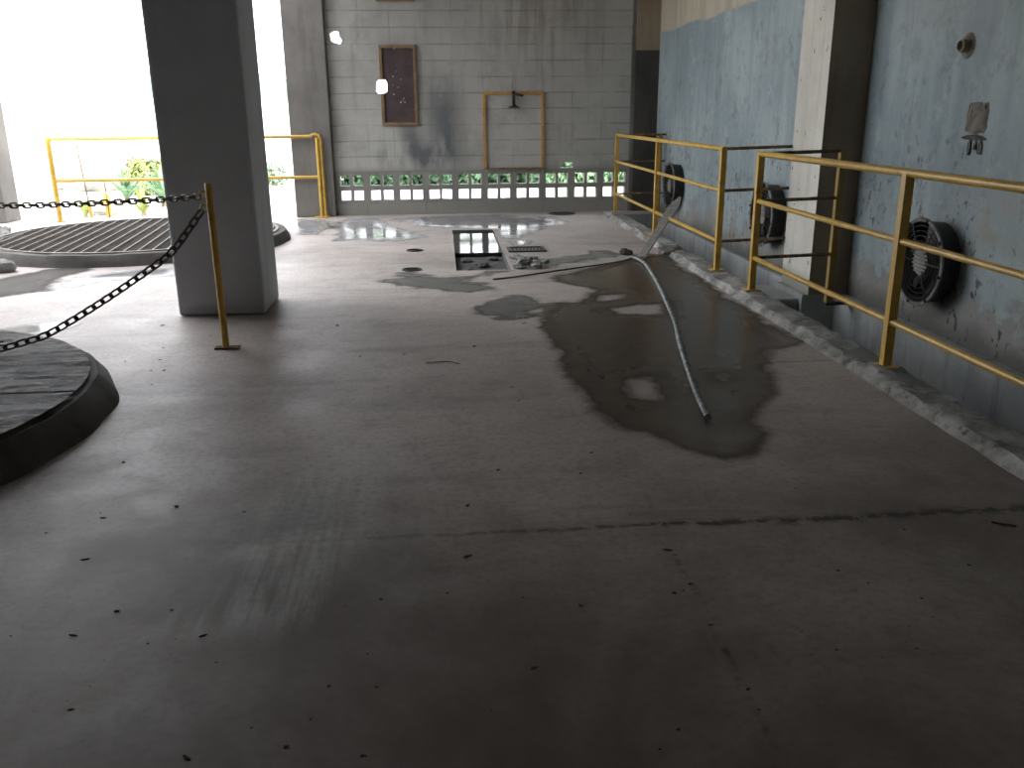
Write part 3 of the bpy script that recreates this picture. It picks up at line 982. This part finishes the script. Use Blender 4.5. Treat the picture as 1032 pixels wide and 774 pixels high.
# thin rods standing outside the open end
for a, b, r, lab in [((93, 219), (77, 146), .010, 'thin rusty rod leaning outside behind the open end railing'), ((111, 220), (105, 183), .007, 'shorter thin rod standing by the yellow peg outside')]:
    Y = 12.1
    A_, B_ = PY(a[0], a[1], Y), PY(b[0], b[1], Y)
    A_.z = -.15
    tt = empty('metal_rod', A_); tag(tt, lab, 'rod')
    bm = new(); tube(bm, [A_, B_], r, 8); obj('shaft', bm, MSTEM, tt)
    if r > .008:
        bm = new(); tube(bm, [A_+Vector((0,0,.0)), A_.lerp(B_, .3)], .022, 8); obj('foot_sleeve', bm, MYEL, tt)
pg = PY(110, 215, 12.4); pg.z = -.15
bm = new(); box(bm, (pg.x-.03, pg.y-.03, -.15), (pg.x+.03, pg.y+.03, .24), bevel=.006); box(bm, (pg.x-.06, pg.y-.02, .10), (pg.x+.06, pg.y+.02, .14))
tag(obj('marker_peg', bm, MYEL, origin=pg), 'short yellow marker peg outside beyond the chain', 'peg')

# ------------------------------------------------------------------ round basins
def basin(cx, cy, rt_, rb, h, label, seed):
    t = empty('round_basin', (cx, cy, 0)); tag(t, label, 'basin')
    n = 128
    prof = [(rb, 0.0), (rb-.01, h*.35), (rt_+.012, h*.85), (rt_, h), (rt_-.06, h+.002), (rt_-.13, h), (rt_-.14, h-.04), (rt_-.14, .002)]
    bm = new(); rings = []
    for j, (r, z) in enumerate(prof):
        ring = []
        for k in range(n):
            a = 2*pi*k/n
            d = mnoise.noise(Vector((cos(a)*7, sin(a)*7, z*12+seed)))
            e = mnoise.noise(Vector((cos(a)*23, sin(a)*23, z*30+seed)))
            rr = r + (d*.014 + e*.006 if j else d*.02)
            zz = z + (0 if z < .005 else (d*.008+e*.005))
            ring.append(bm.verts.new((cx+rr*cos(a), cy+rr*sin(a), zz)))
        rings.append(ring)
    for a, b in zip(rings, rings[1:]):
        for k in range(n): bm.faces.new((a[k], a[(k+1)%n], b[(k+1)%n], b[k]))
    bmesh.ops.recalc_face_normals(bm, faces=bm.faces)
    obj('curb_ring', bm, MBASIN, t, smooth=True)
    return t
NB = (-2.90, 3.565)
t = basin(NB[0], NB[1], 1.36, 1.435, .12, 'near round concrete basin with a dark flaking cover, cut by the photo edge', 2.0)
# cover: two half plates with a seam, flaked boards at the edge
def half_plate(y0, y1, R, z, seed):
    bm = new(); nx, ny = 90, 46
    V = {}
    for j in range(ny+1):
        y = y0+(y1-y0)*j/ny
        hw = sqrt(max(R*R-y*y, 0.0))
        for i in range(nx+1):
            x = -hw+2*hw*i/nx
            d = mnoise.noise(Vector((x*1.5, y*9, seed)))*.002 + mnoise.noise(Vector((x*7, y*22, seed)))*.003
            if hypot(x, y) > R*.78: d += max(0, mnoise.noise(Vector((x*3, y*14, seed+4))))*.014
            V[i,j] = bm.verts.new((NB[0]+x, NB[1]+y, z+d))
    for j in range(ny):
        for i in range(nx):
            try: bm.faces.new((V[i,j], V[i+1,j], V[i+1,j+1], V[i,j+1]))
            except ValueError: pass
    bmesh.ops.solidify(bm, geom=bm.faces, thickness=.012)
    bmesh.ops.recalc_face_normals(bm, faces=bm.faces)
    return bm
R = 1.335
for y0, y1, s in ((-R, .062, 3.0), (.085, R, 8.0)):
    obj('cover_plate', half_plate(y0, y1, R, .138, s), MPLATE, t)
bm = new()
for k in range(9):
    y = -1.1+.27*k
    a = Vector((NB[0]-.2, NB[1]+y-.35, .152)); b = Vector((NB[0]+.95-.1*abs(k-4), NB[1]+y+.15, .152))
    if hypot(b.x-NB[0], b.y-NB[1]) < R-.05 and hypot(a.x-NB[0], a.y-NB[1]) < R-.05: tube(bm, [a, b], .006, 6)
obj('tie_rod', bm, MGRATE, t)

FB = (-3.03, 9.13)
t = basin(FB[0], FB[1], 1.41, 1.45, .10, 'farther round concrete basin with a bar grating, behind the big pillar', 5.0)
bm = new(); lathe(bm, (FB[0], FB[1], .003), (0, 0, 1), [(1.255, 0), (1.255, .03), (0, .03)], 64); obj('basin_bed', bm, MVOID, t)
bm = new()
Rg = 1.32
dv = Vector((.72, .69, 0)).normalized()
ga, gb = G(39, 256, .15), G(97, 228.5, .15)
dv = Vector((gb.x-ga.x, gb.y-ga.y, 0)).normalized()
sv = Vector((-dv.y, dv.x, 0))
k = -Rg+.04
while k < Rg:
    hw = sqrt(Rg*Rg-k*k)
    c = Vector((FB[0], FB[1], .105)) + sv*k
    bar(bm, c-dv*hw, c+dv*hw, .010, .010)
    k += .118
obj('grating_bars', bm, MGRATE, t)
bm = new(); lathe(bm, (FB[0], FB[1], .085), (0, 0, 1), [(1.34, 0), (1.34, .028), (1.31, .028), (1.31, 0)], 80, close=True); obj('grating_rim', bm, MGRATE, t)
bm = new()
lathe(bm, (FB[0], FB[1], .082), (0, 0, 1), [(1.308, 0), (1.308, .009), (0, .009)], 64)
obj('mesh_sheet', bm, simple('rust_sheet', (0.02, 0.016, 0.012), (0.042, 0.034, 0.027), 3, .95, spec=.08, obj=False), t)

# broken lumps at the left of the far basin
LUMPS = [((12, 262), (.17, .13, .09), 'large broken concrete lump against the far basin at the left edge'),
         ((30, 268), (.14, .09, .06), 'flat broken slab piece lying in front of the far basin'),
         ((2, 240), (.10, .09, .08), 'pale broken lump behind the larger one at the left edge')]
for i, (p, s, lab) in enumerate(LUMPS):
    g = G(*p)
    d = Vector((g.x-FB[0], g.y-FB[1]))
    if d.length < 1.45+max(s[:2])+.08: d = d.normalized()*(1.45+max(s[:2])+.10); g = Vector((FB[0]+d.x, FB[1]+d.y, 0))
    tag(obj('concrete_chunk', lump(g, s, i+11, .4), MLUMP, origin=g), lab, 'concrete chunk', 'broken concrete beside the far basin')

# ------------------------------------------------------------------ chain post and chains
cp = Vector((-1.226, 4.82, 0))
t = empty('chain_post', cp); tag(t, 'slim yellow post on a small foot plate in front of the big pillar', 'post')
bm = new(); tube(bm, [cp+Vector((0,0,.008)), cp+Vector((0,0,.90))], .0195, 12); obj('pole', bm, MYEL, t, smooth=True)
bm = new(); box(bm, (cp.x-.06, cp.y-.03, .001), (cp.x+.075, cp.y+.03, .010), bevel=.003); obj('foot_plate', bm, MSTEM, t)
bm = new(); tube(bm, [cp+Vector((-.02,0,.855)), cp+Vector((-.045,0,.86)), cp+Vector((-.055,0,.84)), cp+Vector((-.04,0,.825)), cp+Vector((-.02,0,.83))], .006, 8); obj('hook', bm, MYEL, t)
bm = new(); tube(bm, [cp+Vector((-.015,0,.785)), cp+Vector((-.045,0,.79)), cp+Vector((-.055,0,.77)), cp+Vector((-.04,0,.755)), cp+Vector((-.015,0,.76))], .006, 8); obj('hook', bm, MYEL, t)

def resample(pts, step):
    pts = [Vector(p) for p in pts]
    # smooth catmull-rom then equal arc steps
    dense = []
    for i in range(len(pts)-1):
        p0, p1, p2, p3 = pts[max(i-1,0)], pts[i], pts[i+1], pts[min(i+2,len(pts)-1)]
        for q in range(40):
            u = q/40
            dense.append(.5*((2*p1)+(p2-p0)*u+(2*p0-5*p1+4*p2-p3)*u*u+(3*p1-p0-3*p2+p3)*u**3))
    dense.append(pts[-1])
    out = [dense[0]]; acc = 0
    for a, b in zip(dense, dense[1:]):
        L = (b-a).length
        while acc+L >= step:
            a = a.lerp(b, (step-acc)/L); L = (b-a).length; acc = 0; out.append(a)
        acc += L
    return out

def chain(name, pts, pitch, label, twist=0.0, thick=.125):
    P = resample(pts, pitch)
    bm = new()
    ref = Vector((0, -1, 0))
    for i in range(len(P)-1):
        a, b = P[i], P[i+1]
        c = (a+b)/2; d = (b-a).normalized()
        s = d.cross(ref).normalized(); u = s.cross(d).normalized()
        if twist:
            sg = twist if i % 2 else -twist
            s, u = s*cos(sg)+u*sin(sg), u*cos(sg)-s*sin(sg)
        elif i % 2: s, u = (s*.35+u*.94).normalized(), (u*.35-s*.94).normalized()
        r = pitch*thick; hl = pitch*.5+r; w = pitch*(.185+thick)
        loop = []
        for k in range(16):
            an = 2*pi*k/16
            x = cos(an)*w + (hl-w)*(1 if cos(an) > 0 else -1) if abs(cos(an)) > 1e-6 else 0
            y = sin(an)*w
            loop.append(c+d*x+s*y)
        n = len(loop); rings = []
        for k in range(n):
            tg = (loop[(k+1)%n]-loop[k-1]).normalized()
            n1 = tg.cross(u).normalized()
            rings.append([bm.verts.new(loop[k]+(n1*cos(2*pi*q/6)+u*sin(2*pi*q/6))*r) for q in range(6)])
        for k in range(n):
            A_, B_ = rings[k], rings[(k+1)%n]
            for q in range(6): bm.faces.new((A_[q], A_[(q+1)%6], B_[(q+1)%6], B_[q]))
    o = obj(name, bm, MCHAIN, None, smooth=True, origin=pts[0])
    tag(o, label, 'chain')
CE1, CE2 = Vector((-4.72, 5.75, 0)), Vector((-4.62, 4.25, 0))
for e, lab in ((CE1, 'yellow post at the far end of the level chain, outside the picture'), (CE2, 'yellow post at the far end of the sagging chain, outside the picture')):
    t2 = dup(t, e-cp, lab); t2.rotation_euler = (0, 0, pi)
hook = cp+Vector((-.05, 0, .832))
chain('chain', [hook, PY(165, 201, 4.95), PY(100, 204.5, 5.08), PY(50, 206.5, 5.2), PY(0, 207, 5.3), PY(-60, 205, 5.45), CE1+Vector((.05,0,.832))], .044, 'dark steel chain strung level from the yellow post to the left')
chain('chain', [hook+Vector((0,0,-.075)), PY(175, 252, 4.7), PY(150, 272, 4.62), PY(100, 306, 4.5), PY(50, 336, 4.4), PY(25, 344.5, 4.34), PY(0, 351, 4.28), PY(-40, 350, 4.22), PY(-150, 320, 4.2), CE2+Vector((.05,0,.832))], .050, 'dark steel chain sagging from the yellow post towards the near basin', .5, .118)

# ------------------------------------------------------------------ things lying on the floor
# plank leaning on the far railing
a = G(647, 259.5, 0.012)
b = PX(685.5, 199, RX+.20)
d = (b-a).normalized()
bm = new()
s = d.cross(Vector((0, 0, 1))).normalized(); u = s.cross(d).normalized()
prof = [(0, .036), (.3, .038), (.55, .042), (.68, .054), (.82, .056), (.9, .04), (1.0, .012)]
L = (b-a).length; A_ = []
for q, w in prof:
    c = a+d*L*q
    A_.append([bm.verts.new(c+s*(-w)*1.0+u*(-.009)), bm.verts.new(c+s*w*.8+u*(-.009)), bm.verts.new(c+s*w*.8+u*.009), bm.verts.new(c+s*(-w)+u*.009)])
for p, q in zip(A_, A_[1:]):
    for k in range(4): bm.faces.new((p[k], p[(k+1)%4], q[(k+1)%4], q[k]))
bm.faces.new(A_[0][::-1]); bm.faces.new(A_[-1])
bmesh.ops.recalc_face_normals(bm, faces=bm.faces)
tag(obj('plank', bm, MPLANK, origin=a), 'grey weathered plank leaning over the curb against the far railing', 'plank')

# hose, corrugated
hp = [G(x, y, .019) for x, y in [(638, 259), (645, 262), (652, 268), (663, 286), (672, 305), (680, 324), (685, 345), (693, 371), (702, 396), (708, 409), (713.5, 421)]]
P = resample(hp, .011)
bm = new(); tube(bm, P, .015, 10, radii=[.013+.0028*sin(i*2.2)+.0022*mnoise.noise(Vector((i*.31, 2, 1))) for i in range(len(P))])
tag(obj('hose', bm, MHOSE, smooth=True, origin=hp[0]), 'pale grey corrugated hose trailing across the wet floor', 'hose')
cpz = [G(x, y, .012) for x, y in [(497, 281.5), (520, 279), (560, 273), (600, 267.5), (625, 263.5), (636, 260.5)]]
P = resample(cpz, .04)
bm = new(); tube(bm, P, .007, 8)
tag(obj('cable', bm, MCABLE, smooth=True, origin=cpz[0]), 'thin black cable running from the plank foot towards the pit', 'cable')
g = G(636, 258.5)
tag(obj('concrete_chunk', lump((g.x-.02, g.y+.12, 0), (.06, .07, .03), 23, .4), MGRIT, origin=(g.x-.02, g.y+.12, 0)), 'small black lump at the foot of the leaning plank', 'concrete chunk')

# steel channel and drain covers
bm = new()
x0, x1, y0, y1 = .60, .955, 8.05, 8.34
box(bm, (x0, y0, .001), (x1, y0+.03, .014)); box(bm, (x0, y1-.03, .001), (x1, y1, .014)); box(bm, (x0, y0+.03, .001), (x0+.03, y1-.03, .014)); box(bm, (x1-.03, y0+.03, .001), (x1, y1-.03, .014))
t = empty('drain_channel', (x0, y0, 0)); tag(t, 'dark rectangular drain channel in the floor right of the pit', 'drain')
obj('frame', bm, MSTEELCH, t)
bm = new()
for k in range(9): box(bm, (x0+.045+k*.033, y0+.03, .001), (x0+.06+k*.033, y1-.03, .010))
obj('grate', bm, MBLACK, t)
for (px, py), r, lab in [((415, 272), .085, 'small dark round drain cover near the front corner of the pit'), ((418, 252.5), .08, 'small dark round drain cover left of the pit'), ((566, 215.5), .17, 'dark round drain cover on the floor by the block wall')]:
    g = G(px, py)
    t = empty('drain_cover', g); tag(t, lab, 'drain cover', 'round drain covers in the floor')
    bm = new(); lathe(bm, (g.x, g.y, .001), (0, 0, 1), [(r, 0), (r, .006), (r*.86, .008), (r*.86, .003), (0, .003)], 32); obj('rim', bm, MSTEELCH, t)
    bm = new()
    for k in range(3): box(bm, (g.x-r*.6, g.y-r*.5+k*r*.45, .004), (g.x+r*.6, g.y-r*.4+k*r*.45, .007))
    obj('slot_bars', bm, MBLACK, t)
# rubble spilling at the right corner of the pit
for i, (x, y, s) in enumerate([(.68, 7.42, .075), (.62, 7.2, .045), (.77, 7.2, .05), (.63, 7.68, .05), (.86, 7.44, .04), (.80, 7.64, .03)]):
    tag(obj('concrete_chunk', lump((x, y, 0), (s, s*1.2, s*.5), i+31, .45), MLUMP, origin=(x, y, 0)), 'grey rubble lump in the small heap at the right corner of the pit', 'concrete chunk', 'rubble heap beside the pit')
for i, (x, y, s) in enumerate([(.2, 7.4, .05), (.33, 7.68, .06), (.46, 7.36, .05), (.2, 7.95, .045), (.45, 8.02, .05)]):
    tag(obj('concrete_chunk', lump((x, y, zp), (s, s*1.4, s*.4), i+51, .45), MMUD, origin=(x, y, zp)), 'muddy rubble lump on the bottom of the sunken pit', 'concrete chunk', 'muddy rubble inside the pit')

# pebbles
PEB = []
for (ox, oy, s), lst in [((0, 440, .4315), [(108,225),(198,287),(570,176),(808,396),(345,483),(165,637),(210,583),(588,680),(668,724),(848,745),(768,582),(858,508),(725,660),(435,750),(400,405),(272,408),(25,466),(170,464),(890,380),(880,585),(505,527),(473,465),(288,60),(412,163),(235,178),(240,190)]),
                         ((400, 440, .431), [(118,366),(295,376),(430,396),(320,541),(220,640),(658,685),(615,731),(455,38),(430,86),(235,78),(545,182),(632,265),(648,366),(670,360),(730,440),(165,280),(685,345),(165,162)]),
                         ((700, 440, .4317), [(335,313),(405,342),(530,378),(640,300),(250,455),(332,498),(518,495),(125,590),(150,638),(38,440),(490,217),(235,122)]),
                         ((240, 260, .31), [(322,220),(540,313),(768,288),(665,342),(620,427),(890,420),(912,463),(845,690),(397,320),(930,213)]),
                         ((0, 240, .336), [(375,370),(338,402),(453,397),(480,365),(492,397),(455,440),(490,330),(487,262)])]:
    for x, y in lst: PEB.append((ox+x*s, oy+y*s))
protos = []
for k in range(5):
    bm = lump((0, 0, 0), (1, .75, .5), 70+k, .5, 2)
    me = bpy.data.meshes.new('pebble'); bm.to_mesh(me); bm.free(); me.materials.append(MGRIT)
    protos.append(me)
for i, (px, py) in enumerate(PEB):
    g = G(px, py)
    if hypot(g.x-NB[0], g.y-NB[1]) < 1.5: continue
    o = bpy.data.objects.new('pebble', protos[i % 5]); COL.objects.link(o)
    s = random.uniform(.0028, .0062)*(.6+.17*g.y)
    el = 2.3 if i % 4 == 1 else 1.2
    o.location = (g.x, g.y, -.0005); o.scale = (s*el, s, s*.8)
    o.rotation_euler = (0, 0, random.uniform(-.7, .7))
    tag(o, 'small dark crumb of grit lying loose on the dry floor', 'pebble', 'dark grit scattered on the floor')
g = G(1012, 530); bm = new(); tube(bm, [(g.x-.03, g.y+.02, .005), (g.x+.03, g.y-.015, .005)], .0035, 8)
tag(obj('twig', bm, MSTEM, origin=(g.x, g.y, 0)), 'short brown twig on the floor just past the dirt filled joint', 'twig')
g = G(447, 366); bm = new(); tube(bm, [(g.x-.09, g.y, .006), (g.x+.03, g.y+.01, .006), (g.x+.08, g.y-.04, .006)], .0028, 8)
tag(obj('wire_scrap', bm, MSTEM, origin=(g.x, g.y, 0)), 'bent scrap of wire lying on the floor in the middle of the hall', 'wire')

# ------------------------------------------------------------------ puddles
def seg_dist(p, a, b):
    ab = b-a; t_ = max(0, min(1, (p-a).dot(ab)/max(ab.length_squared, 1e-9)))
    return (p-(a+ab*t_)).length
def puddle(pix, label, mat, margin=.18, soft=.30, res=.045, dry=(), clip=None):
    poly = [G(x, y).to_2d() for x, y in pix]
    isl = [[G(x, y).to_2d() for x, y in q] for q in dry]
    def sd(p, poly):
        n = len(poly); inside = False; dm = 9e9
        for i in range(n):
            a, b = poly[i], poly[(i+1)%n]
            dm = min(dm, seg_dist(p, a, b))
            if (a.y > p.y) != (b.y > p.y) and p.x < (b.x-a.x)*(p.y-a.y)/(b.y-a.y)+a.x: inside = not inside
        return dm if inside else -dm
    x0 = min(p.x for p in poly)-margin; x1 = max(p.x for p in poly)+margin
    y0 = min(p.y for p in poly)-margin; y1 = max(p.y for p in poly)+margin
    if clip: x0, x1, y0, y1 = max(x0, clip[0]), min(x1, clip[1]), max(y0, clip[2]), min(y1, clip[3])
    nx, ny = int((x1-x0)/res)+1, int((y1-y0)/res)+1
    bm = new(); lay = bm.verts.layers.float.new('wet'); V = {}
    for i in range(nx+1):
        for j in range(ny+1):
            p = Vector((x0+(x1-x0)*i/nx, y0+(y1-y0)*j/ny))
            d = sd(p, poly)
            for q in isl: d = min(d, -sd(p, q)*1.0)
            if d < -margin: continue
            if px0-.02 < p.x < px1+.02 and py0-.02 < p.y < py1+.02: continue
            v = bm.verts.new((p.x, p.y, .0022)); v[lay] = max(0, min(1, .5+d/soft*.5)); V[i,j] = v
    for i in range(nx):
        for j in range(ny):
            if all(q in V for q in ((i,j),(i+1,j),(i+1,j+1),(i,j+1))):
                bm.faces.new((V[i,j], V[i+1,j], V[i+1,j+1], V[i,j+1]))
    g = bm.verts[:] and min(bm.verts, key=lambda v: v.co.y).co.copy()
    tag(obj('puddle', bm, mat, origin=(g.x, g.y, 0)), label, 'puddle')
WET1 = m_wet('wet_brown_floor', .10, (.062, .047, .037), (.26, .4), .36)
WET2 = m_wet('shallow_water', .10, (.22, .22, .22), (.08, .30), .5, .6)
WET3 = m_wet('damp_grey_floor', .16, (.115, .11, .105), (.34, .42), .4, 1.5, (1.3, 2.6, 1))
WET4 = m_wet('muddy_puddle', .10, (.05, .044, .037), (.6, .7), 0.2)
puddle([(655,256),(672,259),(722,293),(760,316),(806,344),(792,350),(777,354),(764,364),(780,382),(768,402),(752,426),(770,437),(768,449),(752,462),(728,465),(703,455),(666,442),(626,429),(598,414),(572,376),(556,344),(540,316),(552,307),(585,303),(600,293),(575,287),(556,280),(590,272),(625,264)],
       'large dark brown wet patch spreading from the curb under the hose', WET1, clip=(-9, 2.0, 0, 11),
       dry=([(636,384),(652,380),(664,390),(660,402),(642,400)], [(722,379),(732,376),(738,383),(728,385)], [(618,311),(668,306),(672,318),(625,316)], [(604,298),(630,296),(632,301),(606,303)]))
puddle([(385,283),(410,277),(450,279),(500,275),(540,271),(590,264),(632,257),(600,254),(560,262),(528,267),(505,274),(470,283),(500,291),(470,296),(430,290)],
       'streaky damp grey band in front of the sunken pit', WET3, soft=.22)
puddle([(478,312),(500,301),(522,297),(545,303),(550,310),(527,321),(505,322)], 'small rounded damp stain left of the large wet patch', WET3, soft=.16)
puddle([(336,225),(352,220),(372,221),(392,226),(412,235),(420,239),(404,243),(372,242),(346,242),(340,234)], 'bright puddle in front of the pillar end of the block wall', WET2, soft=.45, clip=(-9, 9, 0, 11.33))
puddle([(400,221),(440,218),(500,217),(548,219),(572,224),(548,229),(538,235),(520,241),(500,238),(488,231),(455,229),(425,228)], 'shallow bright puddle behind the sunken pit by the block wall', WET2, soft=.5, clip=(-9, 9, 0, 11.33))
puddle([(512,243),(525,241.5),(538,243.5),(534,247),(518,248)], 'tiny bright puddle right of the sunken pit', WET2, soft=.2)
puddle([(285,226),(300,221),(325,221),(332,228),(322,237),(303,236)], 'thin bright puddle by the foot of the hooked railing post', WET2, soft=.45, clip=(-9, 9, 0, 11.33))
puddle([(60,283),(80,278),(106,275),(140,271.5),(177,270),(177,279),(140,280),(106,283),(80,289),(66,290)], 'bright strip of water left of the big pillar in front of the far basin', WET2, soft=.22)
puddle([(50,272),(80,269),(90,272),(66,279),(52,286),(44,293),(0,299),(-30,300),(-30,286),(20,278)],
       'dark muddy wet patch at the left edge in front of the far basin', WET4, soft=.35)
puddle([(-20,334),(20,328),(60,324),(82,326),(64,333),(40,337),(10,338)], 'thin bright puddle behind the near basin', WET2, soft=.18)

# ------------------------------------------------------------------ outdoors
GZ = -.15
bm = new(); flat(bm, -900, 900, FY1+.002, 1600, GZ); flat(bm, -900, XL-.21, -60, FY1+.002, GZ)
tag(obj('ground', bm, MGROUND), 'pale sunlit open ground outside the hall', 'ground', kind='structure')
def ridge(y, x0, x1, h, seed, n=120):
    bm = new(); rows = []
    for i in range(n+1):
        x = x0+(x1-x0)*i/n
        hh = h*(.55+.6*mnoise.noise(Vector((x*.004, seed, 0)))+.12*mnoise.noise(Vector((x*.02, seed, 3))))
        hh = max(hh, h*.12)
        rows.append([bm.verts.new((x, y-h*3.0, GZ)), bm.verts.new((x, y-h, hh*.7)), bm.verts.new((x, y, hh)), bm.verts.new((x, y+h*2, GZ))])
    for a, b in zip(rows, rows[1:]):
        for k in range(3): bm.faces.new((a[k], b[k], b[k+1], a[k+1]))
    bmesh.ops.recalc_face_normals(bm, faces=bm.faces)
    return bm
tag(obj('hills', ridge(700, -700, 300, 32, 9.1), MGROUND, smooth=True), 'pale sunlit foothills in front of the blue hills', 'hills', kind='structure')
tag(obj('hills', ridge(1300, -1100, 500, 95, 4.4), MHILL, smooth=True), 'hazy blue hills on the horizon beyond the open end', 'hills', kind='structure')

def leaf_mass(c, s, n, lw, seed, up_bias=.2):
    rnd = random.Random(seed); bm = new(); c = Vector(c)
    for _ in range(n):
        while True:
            p = Vector((rnd.uniform(-1,1), rnd.uniform(-1,1), rnd.uniform(-1,1)))
            if .45 < p.length < 1: break
        bumpy = 1+.25*mnoise.noise(p*2.2+Vector((seed, 0, 0)))
        q = c+Vector((p.x*s[0], p.y*s[1], p.z*s[2]))*bumpy
        nrm = (p+Vector((rnd.uniform(-.8,.8), rnd.uniform(-.8,.8), rnd.uniform(-.3,1)+up_bias))).normalized()
        a, b = frame(nrm); an = rnd.uniform(0, 2*pi); a, b = a*cos(an)+b*sin(an), b*cos(an)-a*sin(an)
        w = lw*rnd.uniform(.6, 1.2)
        bm.faces.new([bm.verts.new(q-a*w), bm.verts.new(q-b*w*.45+nrm*w*.12), bm.verts.new(q+a*w), bm.verts.new(q+b*w*.45+nrm*w*.12)])
    return bm
def shrub(x, y, s, n, lw, seed, label, group, mat=MLEAF):
    t = empty('shrub', (x, y, GZ)); tag(t, label, 'shrub', group)
    obj('foliage', leaf_mass((x, y, GZ+s[2]*.95), s, n, lw, seed), mat, t)
    bm = new()
    rnd = random.Random(seed)
    for k in range(4):
        e = Vector((x+rnd.uniform(-.5,.5)*s[0], y+rnd.uniform(-.5,.5)*s[1], GZ+s[2]*1.2))
        tube(bm, [(x+rnd.uniform(-.08,.08), y, GZ), Vector((x, y, GZ+s[2]*.4)).lerp(e, .4), e], .03, 6)
    obj('stem', bm, MSTEM, t)
bm = new()
for i in range(9):
    b2 = leaf_mass((-1.45+i*.88, 17.9+.3*sin(i*2.3), GZ+.55), (.75, .6, .78+.12*sin(i*1.7)), 3600, .085, 40+i)
    me = bpy.data.meshes.new('leaves'); b2.to_mesh(me); b2.free(); bm.from_mesh(me); bpy.data.meshes.remove(me)
tag(obj('hedge', bm, MLEAF, origin=(1.5, 17.2, GZ)), 'green hedge outside, seen through the holes of the ventilation blocks', 'hedge', kind='stuff')
q = PY(273, 150, 18.5)
shrub(q.x, 18.5, (.34, .3, .26), 420, .05, 61, 'small shrub outside between the big pillar and the next one', None)

# strappy plants behind the far basin
def strap_plant(c, n, L, w, seed, label, mat):
    rnd = random.Random(seed); c = Vector(c)
    t = empty('strap_leaf_plant', c); tag(t, label, 'plant', None)
    bm = new()
    for k in range(n):
        an = rnd.uniform(0, 2*pi); tilt = rnd.uniform(.15, 1.0); ll = L*rnd.uniform(.7, 1.1); ww = w*rnd.uniform(.7, 1.2)
        out = Vector((cos(an), sin(an), 0)); side = Vector((-sin(an), cos(an), 0))
        rows = []
        for q in range(9):
            u = q/8
            p = c+Vector((0,0,.03))+out*(ll*tilt*(u*.75+.25*u*u))+Vector((0,0,1))*ll*(u*(1.05-.25*tilt)-.55*tilt*u*u)
            wd = ww*(.35+1.2*u*(1-u)*2)*(1-u**4)+.001
            rows.append((bm.verts.new(p-side*wd+Vector((0,0,wd*.3))), bm.verts.new(p), bm.verts.new(p+side*wd+Vector((0,0,wd*.3)))))
        for a, b in zip(rows, rows[1:]):
            bm.faces.new((a[0],a[1],b[1],b[0])); bm.faces.new((a[1],a[2],b[2],b[1]))
    obj('leaf_blades', bm, mat, t, smooth=True)
    bm = new(); tube(bm, [c+Vector((0,0,0)), c+Vector((0,0,.18*L))], w*1.5, 8, radii=[w*1.6, w*.9]); obj('stem', bm, MSTEM, t)
def at(px, Y):
    p = PY(px, 200, Y); return Vector((p.x, Y, GZ))
strap_plant(at(128, 15.2), 34, .72, .035, 1, 'green strap leaved plant outside, just left of the big pillar', MLEAF)
strap_plant(at(166, 14.4), 36, .85, .04, 2, 'tall green strap leaved plant outside, partly hidden by the big pillar', MLEAF)
strap_plant(at(143, 13.1), 22, .45, .025, 3, 'yellow green strap leaved plant in front of the greener ones outside', MLEAF2)
strap_plant(at(84, 12.9), 16, .32, .025, 4, 'low yellow green tuft outside beside the rusty rod', MLEAF2)
c = at(151, 16.6)
shrub(c.x, c.y, (.42, .36, .36), 700, .07, 77, 'pale green bush outside between the strap leaved plants', None, MLEAF2)
c = at(112, 18.2)
bm = lump(c, (1.2, .6, .40), 91, .3, 4)
tag(obj('mound', bm, MMOUND, origin=c), 'grey earth mound outside behind the strap leaved plants', 'mound', kind='structure')
c = at(106, 13.4)
bm = lump(c, (.25, .18, .16), 93, .35, 3)
tag(obj('concrete_chunk', bm, MLUMP, origin=c), 'grey broken concrete lump outside behind the far basin', 'concrete chunk')

# ------------------------------------------------------------------ light
w = bpy.data.worlds.new('sky'); scene.world = w; w.use_nodes = True
nt = w.node_tree; nt.nodes.clear()
bg = nt.nodes.new('ShaderNodeBackground'); wo = nt.nodes.new('ShaderNodeOutputWorld')
bg.inputs[0].default_value = (0.93, 0.95, 1.0, 1); bg.inputs[1].default_value = 1.0
nt.links.new(bg.outputs[0], wo.inputs[0])
sl = bpy.data.lights.new('sun', 'SUN'); sl.energy = 3.0; sl.angle = radians(3); sl.color = (1.0, .95, .86)
so = bpy.data.objects.new('sun', sl); COL.objects.link(so)
so.rotation_euler = Vector((-.25, 1.3, -1)).to_track_quat('-Z', 'Y').to_euler()

vs = scene.view_settings
scene.display_settings.display_device = 'sRGB'
vs.view_transform = 'Standard'
try: vs.look = 'None'
except Exception: pass
vs.gamma = 1.0
vs.use_curve_mapping = False
vs.exposure = 2.42
try:
    scene.cycles.use_denoising = True
    scene.cycles.max_bounces = 10
    scene.cycles.diffuse_bounces = 6
    scene.cycles.sample_clamp_indirect = 6.0
except Exception:
    pass
